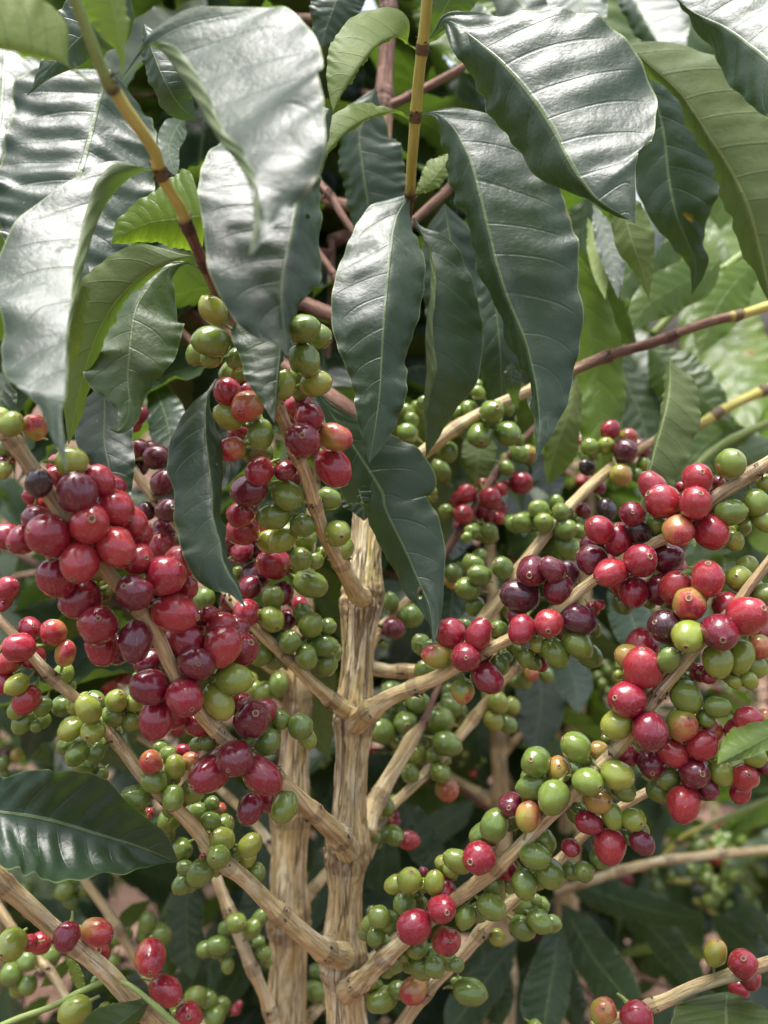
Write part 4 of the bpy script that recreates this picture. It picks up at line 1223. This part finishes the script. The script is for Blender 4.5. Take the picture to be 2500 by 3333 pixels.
leaf(b18b, (0.825, 0.690), "N1 60 60 0 0;130 170 70 90;220 280 100 90;340 400 70 80;450 500 0 0", young=.35)
leaf(b18b, (0.815, 0.680), "N1 -60 -20 0 0;20 60 60 50;80 160 50 40;130 260 0 0")
leaf(b18b, (0.795, 0.660), "K3 60 130 0 0;70 240 70 60;60 360 80 60;40 460 0 0", young=.5)
leaf(b18b, (0.855, 0.720), "K3 200 420 0 0;270 520 90 90;300 640 110 100;280 760 0 0", young=.15)
leaf(b18b, (0.855, 0.720), "K3 420 520 0 0;430 640 80 90;400 760 90 80;350 860 0 0", young=.3)
leaf(b18b, (0.875, 0.740), "K3 640 1000 0 0;700 1100 90 90;760 1240 110 100;780 1380 0 0")
leaf(b18b, (0.755, 0.620), "N1 1040 180 20 20;1140 240 110 90;1240 320 130 120;1330 400 100 100;1420 470 0 0", under=True, rust=1.0)
leaf(b18b, (0.765, 0.630), "N1 780 480 0 0;900 420 60 60;1050 460 80 90;1180 560 70 60;1280 640 0 0", under=True)
leaf(b18b, (0.815, 0.680), "N2 30 560 0 0;180 620 100 100;330 700 120 120;480 820 100 100;620 930 0 0")
leaf(b17, (0.795, 0.660), "N2 560 600 0 0;600 800 100 110;620 1000 130 130;640 1250 110 110;640 1450 0 0")
leaf(b8, (0.875, 0.740), "N3 250 760 0 0;330 900 110 110;420 1050 150 130;520 1250 130 120;600 1400 0 0", label='black green leaf in the dark gap right of the trunk')
leaf(b8, (0.895, 0.760), "N3 880 780 0 0;760 880 90 100;640 960 120 120;480 1080 110 110;360 1180 0 0")
leaf(b8, (0.925, 0.790), "N3 100 1000 0 0;120 1200 120 120;100 1420 140 140;90 1600 0 0")
leaf(b8, (0.915, 0.780), "K5 1300 850 0 0;1400 1100 160 160;1450 1350 190 180;1420 1600 150 150;1380 1800 0 0")
leaf(b12, (0.735, 0.600), "K6 440 420 0 0;520 560 110 130;600 720 170 150;660 900 140 140;700 1060 0 0", label='dark leaf seen through the gap in the right-hand cherry bunch')
leaf(b12, (0.795, 0.660), "K6 60 950 0 0;120 1100 120 120;180 1280 140 130;200 1480 0 0")
leaf(b12, (0.775, 0.640), "K5 640 60 0 0;720 220 130 130;760 420 160 150;760 640 140 130;740 820 0 0")
leaf(b13, (0.795, 0.660), "J1 520 1120 0 0;480 1260 130 130;460 1420 150 150;440 1600 0 0", young=.1)
leaf(b13, (0.825, 0.690), "J1 900 980 0 0;960 1080 90 120;1010 1220 120 130;1040 1400 0 0")
leaf(b13, (0.855, 0.720), "J1 1060 700 0 0;1180 800 110 110;1260 940 120 120;1320 1100 0 0")

# ================================================================== the cherries, one by one
cherries('b2', """M1 465 1110 112 d a80;535 1300 122 r 45 -25;290 1365 122 c -65 -22;232 1055 74 p 20 -60;205 720 72 b -10 -40;70 700 72 l;430 925 84 l a0;
595 1040 86 r- a40;690 1210 110 r- a30;330 1030 72 r-;225 1275 86 d- a20;225 1185 56 r--;130 1395 84 c- -40 30;30 850 45 g-;20 980 48 l;50 900 45 d--;
K3 612 310 146 r -15 100;760 795 158 c+ 40 -55;1045 920 132 d+ -10 128;1035 540 132 d -38 -48;1275 412 150 r 108 -84;1350 700 156 r+ 150 25;900 195 145 r 92 92;
1515 1090 134 d 38 -15;1425 1355 140 c 70 60;1150 1270 138 d -110 -22;1205 1520 136 c+ -20 128;K4 495 895 138 r a-50;580 1130 116 l+ a5;470 1290 110 l+ 55 98;
710 1420 130 d 35 -60;K3 440 420 150 c- -5 -120;620 590 148 c-;1060 280 120 r-;1430 500 95 r--;1420 920 138 c- a60;1150 1090 110 d--;1530 1560 100 c- -68 -40;
K4 800 1360 84 c- 54 -35;620 1310 80 c--;480 750 100 r- a-30;630 910 120 c--;400 660 60 c--;330 690 60 c--;
N2 420 435 146 d -30 55;205 560 156 c+ -92 60;645 575 152 c+ a35;545 850 108 m+ -30 104;830 835 116 g+ -36 76;690 290 108 g-;790 110 84 g-;965 165 102 g a80;200 290 76 g-;
K3 1520 740 60 c--;1610 700 50 c--;760 470 80 l--;800 560 50 l--;1050 1190 30 l--""")
cherries('b1', """M2 710 985 104 c 5 -20;905 965 82 o+ 80 20;895 1150 102 r+ 62 78;375 780 95 o -26 36;265 840 78 l+ a30;460 950 82 g+ 0 78;450 1170 80 r -50 45;
620 1315 88 g a20;160 390 92 g+ a180;170 200 80 l+ a50;715 315 86 g+ a170;720 500 90 g+ a60;790 640 82 l+ a-5;595 650 72 l+ a-80;530 1440 84 g+ a170;K4 930 110 98 l+ -60 76;1070 20 88 g 0 -10;1325 80 93 l 28 20;1060 265 80 g 30 -45;
M2 750 850 84 c- 50 -20;690 790 80 c-;260 690 85 c- -25 -50;440 1060 84 g- -60 -25;285 1035 76 q-;320 935 54 c--;605 1165 60 d-;390 1280 96 d-;335 1430 78 c- 20 -30;350 1520 88 c--;
865 1335 68 g-;160 490 58 g-;700 600 68 g-;290 580 78 g-;K4 840 140 88 l--;1090 110 74 g--;1165 275 58 g-""")
cherries('b4', """K4 860 300 112 c+ -78 -28;1130 445 100 g+ 85 35;670 650 94 c 2 40;860 535 78 g 38 -58;850 700 88 l 40 44;365 550 74 g;1135 740 84 g 42 -62;1230 890 88 g+ 80 0;1100 970 82 g 10 70;980 860 78 g;
690 470 84 d-;740 380 100 k-;640 210 74 d-;750 180 74 k-;660 40 98 c-;560 125 50 d-;600 370 48 l--;930 510 78 d-;550 560 68 c-;960 700 74 c--;1080 680 74 c--;1250 750 60 g-;1240 1025 80 g-;770 955 78 g-;880 990 68 g-;530 300 50 d--;520 190 50 d--;
M1 830 860 65 d;940 900 72 k;985 1050 75 d;1010 1215 75 k;875 1225 55 k-;1060 1280 50 k-;830 950 60 k-;800 690 55 c--;K3 1240 190 112 c-;1260 60 84 d--;1390 250 60 d--;1340 140 60 k--""")
cherries('b18', """K4 900 1170 72 g+ a90;800 1220 72 g;720 1200 60 l-;1010 1120 40 g--;480 1080 40 g--""")
cherries('b5', """J2 785 1105 138 r -118 -58;1055 1115 130 r 10 -72;1075 915 124 r 0 -48;915 1345 124 o -28 78;1190 1365 138 r 64 84;1350 790 120 g 25 -70;1350 1195 108 g+ 92 -15;530 1205 110 d+ -20 -10;255 1335 118 r -70 -48;420 1420 130 c -30 -110;
590 1360 92 p;730 1300 90 g-;1250 950 55 d-;940 980 45 c--;1430 1310 80 g--;1370 1430 78 l-;1560 1110 98 g;1640 1270 88 l;1640 950 72 l-;
K6 445 390 116 r+ -94 34;680 295 120 c 30 -30;625 540 112 c -28 92;-5 365 96 d;45 515 112 d 30 -95;195 755 116 k+ a15;300 290 114 d-;880 270 116 d- a0;830 520 112 d-;110 390 92 k--;270 170 60 d--;305 670 54 r--;
190 945 106 g+ 78 70;20 1010 102 g+;320 830 52 g--;540 630 74 g--;740 610 50 g--;
K5 865 1040 114 c -5 -10;755 850 106 c a230;970 865 104 c+ 36 -112;1035 1200 110 c+ 72 72;650 1030 98 b+ a185;845 1300 90 b 0 86;1375 380 118 d -30 20;1285 565 128 k+ a10;1300 830 104 c -40 78;1510 780 108 r -20 45;
1130 1100 74 g-;1120 830 74 g-;870 790 44 g--;1420 940 62 l-;1240 970 54 g--;1330 1045 66 g-;1450 1090 58 c--;1180 1040 48 g--;940 1200 40 l--;520 940 74 g--;560 1150 84 g--""")
cherries('b8', """K5 405 1550 90 g 10 0;660 1525 104 g;500 1400 84 g-;300 1310 78 g-;280 1500 58 g--;220 1610 98 g-;760 1420 78 g-;740 1300 54 g--;810 1520 58 g--;1370 1165 57 o;1320 1220 60 g-;1490 1180 54 g-;1120 1390 74 l;1220 1415 66 l-;1080 1530 74 l;1190 1560 70 g-;
N3 650 310 106 g+ a20;550 400 72 g;400 400 72 l-;340 550 78 g;600 555 84 g 40 30;650 690 92 o-;150 830 66 g+ a80;60 910 48 y 10 10;200 1070 86 g 50 20;330 1110 80 r+-;50 1080 54 g;460 310 40 l--;220 950 40 c--;250 300 60 g--""")
cherries('b6', """K6 1055 630 128 b -40 -50;1195 435 128 q -20 -108;950 500 122 r 20 -85;1285 850 136 d -20 34;1040 880 118 l -40 60;1500 720 142 r 64 -58;1435 435 102 l- -50 -20;870 805 128 k-;1270 1070 112 l 10 104;1450 1040 108 l+ -52 128;1600 960 88 o-;1640 560 88 g-;1620 850 88 r-;1600 1070 44 l--;1070 380 40 l--;
690 1120 144 r -20 -128;575 1030 94 y-;890 1060 86 g+ 10 -75;570 1365 138 c -104 -24;490 1560 116 l -108 40;540 1210 44 l--;1130 1160 68 c--;1030 1345 114 g-;1270 1425 84 g+ 86 10;1180 1510 68 g-;1400 1230 54 l-;1515 1220 62 l-;1040 1205 48 g--;
N4 680 210 150 d 5 118;945 150 130 b 20 -70;870 380 118 r-;935 260 98 l--;690 470 114 d- -20 45;1110 320 120 r 90 -78;825 590 102 g -92 28;1050 555 124 d 20 -26;955 810 134 r -8 128;1190 200 88 q-;750 700 92 g-;1160 680 84 d-;1270 550 98 l-;1465 585 116 r+ -10 -40;1500 110 112 r;1640 100 72 q;1550 420 88 l-;1650 500 74 d;480 400 98 c- 30 -80;250 360 74 y-;310 270 40 g--;150 440 70 g--;
60 330 122 g;165 630 120 g 68 14;410 570 124 l 100 28;250 780 106 y 55 -15;365 910 90 l+ a70;170 965 96 c+ 80 40;345 1160 130 r 0 122;545 940 96 l 30 5;615 1130 98 d+ a50;130 1370 90 g+ -15 -32;20 1170 74 c 20 10;460 690 94 g-;80 890 88 g-;490 1080 68 g-;260 1260 84 g-;
N3 1390 460 126 g+ -50 -42;1580 520 106 y -15 -44;1360 670 112 g+ a175;1535 755 128 g -60 104;1650 560 100 g-;1045 985 120 g+ a110;1325 910 104 o+ a100;1180 820 104 d- -25 -10;1180 950 78 g--;915 1255 134 c -74 -5;740 1285 104 g+-;630 1300 72 l--;1150 1355 84 c-;1385 1245 112 g+ 92 0;1460 1120 92 g-;1510 1390 116 g-;
P3 1295 200 108 g+ 24 102;340 170 106 l+ 10 -84;545 185 84 l+ a95;610 405 114 c 30 -15;375 555 138 c -118 24;645 670 122 q+ 20 -45;455 95 40 d--;1040 210 98 g-;1170 200 68 g--;1020 390 106 g+ a30;1100 290 44 l--;800 470 88 g+ -24 84;295 365 92 g-;430 350 58 g--;90 470 88 g-;170 510 90 g -50 -38;60 630 74 g-;390 710 102 g- 60 40;225 830 86 g+- -10 78;430 880 102 g--;520 770 68 g--;650 830 78 g--;670 120 60 c--;330 860 68 g--""")
cherries('b9', """P3 370 1085 108 q -80 50;845 1095 114 g+ 108 18;245 1080 78 g-;110 1160 106 g+;20 1010 58 g-;1300 370 98 g-;1420 510 92 g+ 66 40;1280 560 98 g-;1070 640 68 l-;930 480 68 m--;1440 370 58 g--;760 1010 40 g--;1390 1385 58 l;P2 1600 490 60 g;1580 660 68 g""")
cherries('b12', """J2 350 510 80 c a-60;475 685 98 d 10 -30;500 570 74 b-;315 640 70 l -5 -35;185 655 74 g-;625 675 60 m-;440 885 88 y;575 885 58 g-;630 800 62 b-;320 1165 74 p;155 820 60 p--;250 980 58 m--;120 1180 58 m-;
J1 1160 1170 80 g;1200 1280 80 g -10 -35;1340 1190 74 g;1380 1335 86 g 60 -10;1490 1350 64 g-;1400 1490 98 g;1430 1220 50 g-;1020 1280 78 g-;950 1290 68 g-;600 1350 58 g--;
K5 970 410 84 g -60 -35;1150 350 80 g;940 330 68 g-;880 515 86 g;940 650 74 g-;1215 690 68 g-;1250 560 60 g--""")
cherries('b10', """J1 770 360 98 g 25 -25;670 560 102 g 0 54;900 540 102 g+ 68 40;900 330 68 g-;655 200 58 g-;580 340 74 g-;990 590 54 g-;60 360 68 g--;60 540 68 g--;400 690 84 g-;150 330 60 g--;M2 1340 940 60 g-;1380 830 52 g--""")
cherries('b13', """J1 340 850 86 g+ a60;290 930 38 g;270 1020 44 l 0 10;1000 710 72 g;1070 700 64 o-;890 825 62 g;1010 950 92 c 60 -20;850 1000 54 r;760 1080 88 c;560 1040 78 c;530 1210 84 r -20 -20;710 1185 88 c;820 1240 58 r-;700 960 50 o-;390 1190 64 g;750 1350 64 g;630 1340 56 g-;
K5 290 610 62 g+ a80;450 720 88 g a0;310 820 78 d;200 920 40 g-;770 390 68 g-;760 440 68 y-;1040 100 68 g-;960 70 68 g-;860 60 50 g--""")
cherries('b3', """K3 145 965 108 c -94 0;410 850 98 q -20 -60;230 830 94 c-;505 1010 84 b+;130 1255 84 l+ -62 40;60 1080 88 r-;205 1370 100 r+;30 1240 88 r-;60 510 86 c;20 650 40 c-;490 1170 78 g--;545 1260 44 g--;330 1420 68 g-;480 1420 78 g--;130 1450 68 g-;180 1540 84 g+-;330 1530 58 g--;
680 1440 94 l+ -45 -78;590 1410 74 l-;720 1400 98 g--;900 1375 84 l;1040 1390 70 l-;870 1500 88 g 75 -15;1010 1540 68 g-;550 1590 90 l+;715 1610 90 l -10 25;
N1 640 390 90 g+ -45 64;790 370 84 g-;540 330 68 g--;710 500 88 g--;840 560 58 g--;1255 460 96 o -10 -40;1455 500 88 l+ 0 -86;1395 400 68 g-;1580 450 74 o-;1520 370 58 c--;1280 620 98 g -80 -20;1120 765 108 g+ -94 -10;1435 760 94 g 5 70;1130 950 84 y+ -40 68;1240 880 40 r--;1600 700 98 g-;1400 950 88 g--;1370 1060 78 g--;1500 1190 88 g--;
N2 130 1385 106 g;280 1250 96 g -15 -20;310 1100 98 l -54 -54;320 990 94 g-;545 1150 90 l+;590 1380 86 g-;270 1370 40 l--;90 1400 84 g--;120 880 84 g--;230 800 58 g--;290 850 54 o--;160 1260 40 c--;-20 1480 76 g-""")
cherries('b14', """P1 555 635 104 m+ -25 100;805 600 118 q+ 112 20;1250 810 130 q+ 25 40;1380 1085 126 r+ 104 38;785 765 124 r-;335 690 84 r--;95 700 122 l+ -20 20;1570 1290 108 r 15 -40;620 1250 112 l+ -96 52;870 1225 44 l-;800 1000 44 g--;1460 1220 48 l--""")
cherries('b15', """P4 1225 770 98 y+ 0 -92;1450 860 116 r;1420 1070 78 c--;290 1255 108 b -20 -60;570 1310 126 c;230 1370 50 l--""")
cherries('b16', """P2 430 520 82 g;565 570 74 g+ a-60;630 480 64 g+- a-60;285 710 80 g+ a10;180 740 74 g-;360 870 60 g+ a90;660 770 60 g-;620 680 50 g--""")
cherries('b17b', """P2 1100 920 60 g;1085 1085 78 g;1120 1180 40 g--""")
cherries('b20', """P1 1225 520 80 g+ a100;1340 620 88 g;980 640 64 g-;940 840 58 g-;540 250 78 g;700 240 58 g-;210 250 58 g-;900 700 50 g--""")
cherries('b20b', """P1 220 840 78 g;90 950 88 g;230 1040 74 g-;410 800 88 g-;330 820 60 g-;1615 1140 84 g--;P2 260 1300 84 g-;430 1240 44 c-;110 1130 80 g-""")
cherries('b18b', """K3 745 1130 60 r;830 1230 68 r;900 1180 58 r-;970 1200 48 c-;810 1320 58 r-;610 920 44 c;680 1000 56 l;1370 1590 58 r--;1420 1620 40 g--;N1 1470 190 60 r--;260 350 66 g--;140 400 48 y--;20 470 60 g--;50 400 40 k--;20 560 50 g--;
N2 70 380 50 c--;20 400 60 o--""")
cherries('b3f', """N2 1220 220 26 c;1090 320 28 c;1150 370 34 y;1150 470 36 g;1180 400 30 g-;1060 380 24 m-;N3 60 420 34 c;30 370 26 c-;800 390 30 l;770 470 22 g;870 550 30 o;950 450 26 g-;900 500 22 g-""")
cherries('b4f', """K6 420 1150 40 g;470 1200 40 g;520 1250 36 g-;380 1250 40 g;430 1310 40 g-;480 1330 36 g;560 1180 34 g-;400 1100 36 g-;500 1120 36 g-;340 1190 36 g""")
rng = random.Random(12)
far = []
for k in range(46):
    far.append("%s %d %d %d g%s" % ('N4' , rng.uniform(1030, 1640), rng.uniform(1080, 1420), rng.uniform(46, 60), '-' * rng.choice((0, 0, 1, 2))))
for key, spots in list(BUNCH):
    if key not in ('b3f', 'b4f', 'b18b'):
        fill_bunch(key, spots, random.Random(key + 'fill'))
cherries('b6a', "N4 1210 1250 64 r;1640 1180 60 r;1550 1180 60 l;" + ";".join(far))
far = []
for k in range(34):
    far.append("P4 %d %d %d g%s" % (rng.uniform(1140, 1540), rng.uniform(110, 440), rng.uniform(46, 62), '-' * rng.choice((0, 0, 1, 2))))
cherries('b6b', ";".join(far) + ";P4 730 210 46 g;700 90 44 g;1020 80 48 g;480 150 52 c;850 130 40 g-")

# ================================================================== deeper foliage: more branches of the same trees, and the bushes behind
GEN = [generic_leaf(100 + i) for i in range(9)]
def hang_leaf(parent, pos, yaw, pitch, roll, size, rng, young=None, rust=None, meshes=GEN):
    o = bpy.data.objects.new("leaf", rng.choice(meshes))
    put(o, pos, parent)
    M = Matrix.Rotation(yaw, 3, 'Z') @ Matrix.Rotation(pitch, 3, 'Y') @ Matrix.Rotation(roll, 3, 'X')
    o.rotation_euler = M.to_euler()
    o.scale = (size, size, size)
    y = young if young is not None else max(0, min(1, rng.gauss(.10, .10)))
    o.color = (y, rust if rust is not None else (rng.random() * .5 if rng.random() < .2 else 0), rng.random(), 1)
    return o
def leafy_branch(tree, p0, direction, length, rng, droop=.25, gap=.055, size=(.13, .18), r0=.0045, fruit=0, young=None, skip=0):
    """a lateral with paired drooping leaves; returns it"""
    d = Vector(direction).normalized()
    pts = []
    p = Vector(p0)
    n = 7
    for k in range(n):
        q = k / (n - 1)
        pts.append((*p, r0 * (1 - .6 * q), .24 + .12 * q))
        p = p + d * (length / (n - 1))
        d = (d + Vector((rng.gauss(0, .06), rng.gauss(0, .06), -droop / n))).normalized()
    o = tube("branch", pts, tree, segs=7, step=.03, rough=.0, fissure=0, nodes=(), scales=False, seed=rng.randint(0, 9999))
    P = catmull(np.array(pts), 40)
    s = .03 + skip
    k = 0
    while s < length:
        i = min(38, int(s / length * 39))
        c = Vector(P[i, :3])
        tg = Vector(P[i + 1, :3]) - c
        yaw0 = math.atan2(tg.y, tg.x)
        for sd in (-1, 1):
            if rng.random() < .12:
                continue
            hang_leaf(o, c, yaw0 + sd * rng.uniform(.7, 1.4), rng.uniform(.1, .8), rng.gauss(0, .4), rng.uniform(*size), rng, young=young)
        if fruit and rng.random() < fruit:
            for _ in range(rng.randint(3, 8)):
                a = Vector((rng.gauss(0, 1), rng.gauss(0, 1), rng.gauss(-.2, .7))).normalized()
                rr = rng.uniform(.0055, .007)
                hang_cherry(o, c + a * (rr * 1.8 + .002), rr, a, rng.choice('ggggllcro'), CH_FAR, rng)
        s += gap * rng.uniform(.8, 1.25)
        k += 1
    return o

rng = random.Random(33)
# the main tree and its neighbour stem carry leafy laterals on the far side too
def stem_at(key, z):
    P = [at(l[0], l[1], l[2]) for l in BR[key][1]]
    P.sort(key=lambda p: p.z)
    for a, b in zip(P[:-1], P[1:]):
        if z <= b.z:
            return a.lerp(b, max(0, min(1, (z - a.z) / (b.z - a.z))))
    return P[-1]
def far_side(tree, key, zs, n, rng, len_=(.28, .5), lo=15, **kw):
    for k in range(n):
        z = zs[0] + (zs[1] - zs[0]) * (k + rng.random()) / n
        a = math.radians(rng.uniform(lo, 165))
        q = stem_at(key, z)
        leafy_branch(tree, q, (math.cos(a), math.sin(a), rng.uniform(.1, .5)), rng.uniform(*len_), rng, **kw)
far_side(main, 'trunk', (1.36, 1.84), 13, rng, lo=75, skip=.03)
far_side(second, 'stem2', (1.18, 1.62), 7, rng, lo=50, skip=.05)
far_side(third, 'stem3', (.95, 1.5), 8, rng, lo=70, fruit=.4)
far_side(fourth, 'stem4', (1.0, 1.5), 7, rng, lo=70, fruit=.3)
for k in range(4):
    a = math.radians(rng.uniform(60, 115))
    leafy_branch(rightt, stem_at('stem5', 1.12 + .055 * k), (math.cos(a), math.sin(a), .4), rng.uniform(.3, .45), rng, young=.35)

def bush(x, y, h, label, rng, n=14, len_=(.35, .6), name="coffee_bush", fruit=.25, young=None, size=(.13, .19), z0=.35):
    t = root(name, label, 'bush', (x, y, 0), 'coffee bushes of the next row')
    pts = [(x, y, -.05, .016, 0), (x + rng.gauss(0, .02), y, h * .35, .014, 0), (x + rng.gauss(0, .03), y + rng.gauss(0, .03), h * .7, .010, .1), (x + rng.gauss(0, .04), y, h, .004, .3)]
    tube("trunk", pts, t, segs=10, step=.02, rough=.05, fissure=0, nodes=list(np.arange(.1, h - .1, .12)), seed=rng.randint(0, 999))
    P = catmull(np.array(pts), 30)
    for k in range(n):
        z = z0 + (h - z0 - .03) * (k + rng.random() * .6) / n
        i = min(29, int(z / h * 29))
        a = k * 2.4 + rng.gauss(0, .4)
        L = rng.uniform(*len_) * (1.1 - .55 * z / h)
        leafy_branch(t, P[i, :3], (math.cos(a), math.sin(a), rng.uniform(.15, .6)), L, rng, fruit=fruit, young=young, size=size, r0=.004, gap=.07)
    return t
bush(-.75, 1.5, 1.75, "tall leafy coffee bush behind the bunch of red cherries at far left", rng, n=15)
bush(-.22, 1.45, 1.9, "tall dark coffee bush behind the left shoulder of the middle trunk", rng, n=15)
bush(.22, 1.85, 1.5, "tall dark coffee bush behind the upper right branch", rng, n=15)
bush(.66, 1.6, 1.48, "pale sunlit coffee bush behind the yellow shoots at the right edge", rng, n=15, young=.3)
bush(-.5, 2.5, 2.1, "coffee bush farther back seen through the gaps left of the trunk", rng, n=12)
bush(.15, 2.8, 2.1, "coffee bush farthest back in the gap just right of the trunk", rng, n=12)
bush(.95, 3.2, 2.1, "coffee bush far off above the bare soil at right", rng, n=12)
bush(-.42, 1.02, 1.32, "low dense coffee bush close behind the left-hand branches and the red bunch", rng, n=15, len_=(.3, .5), z0=.4, size=(.12, .17))
bush(.10, 1.18, 1.36, "low dense coffee bush in the dark gap just right of the middle trunk", rng, n=15, len_=(.28, .45), z0=.4, fruit=.1)
bush(-1.0, 1.1, 1.55, "coffee bush at the far left edge behind the low left branch", rng, n=13)
bush(-.12, 1.3, 1.22, "low coffee bush seen between the two pale trunks, deep in shade", rng, n=14, len_=(.28, .42), z0=.35, fruit=.1)
bush(.36, 1.55, 1.05, "low dark coffee bush under the long pale right-hand branch", rng, n=12, len_=(.25, .4), z0=.3, fruit=.2)
bush(-.62, 1.3, 1.5, "dense coffee bush filling the gap above the low left branch", rng, n=16, len_=(.3, .45), z0=.5)
for k in range(3):
    a = math.radians((150, 215, 260)[k])
    q = at(*S('F', 1735, 1750), 1.5)
    leafy_branch(farb, (q.x, q.y, q.z - .1 + .08 * k), (math.cos(a), math.sin(a), .2), .35, rng, fruit=.6)
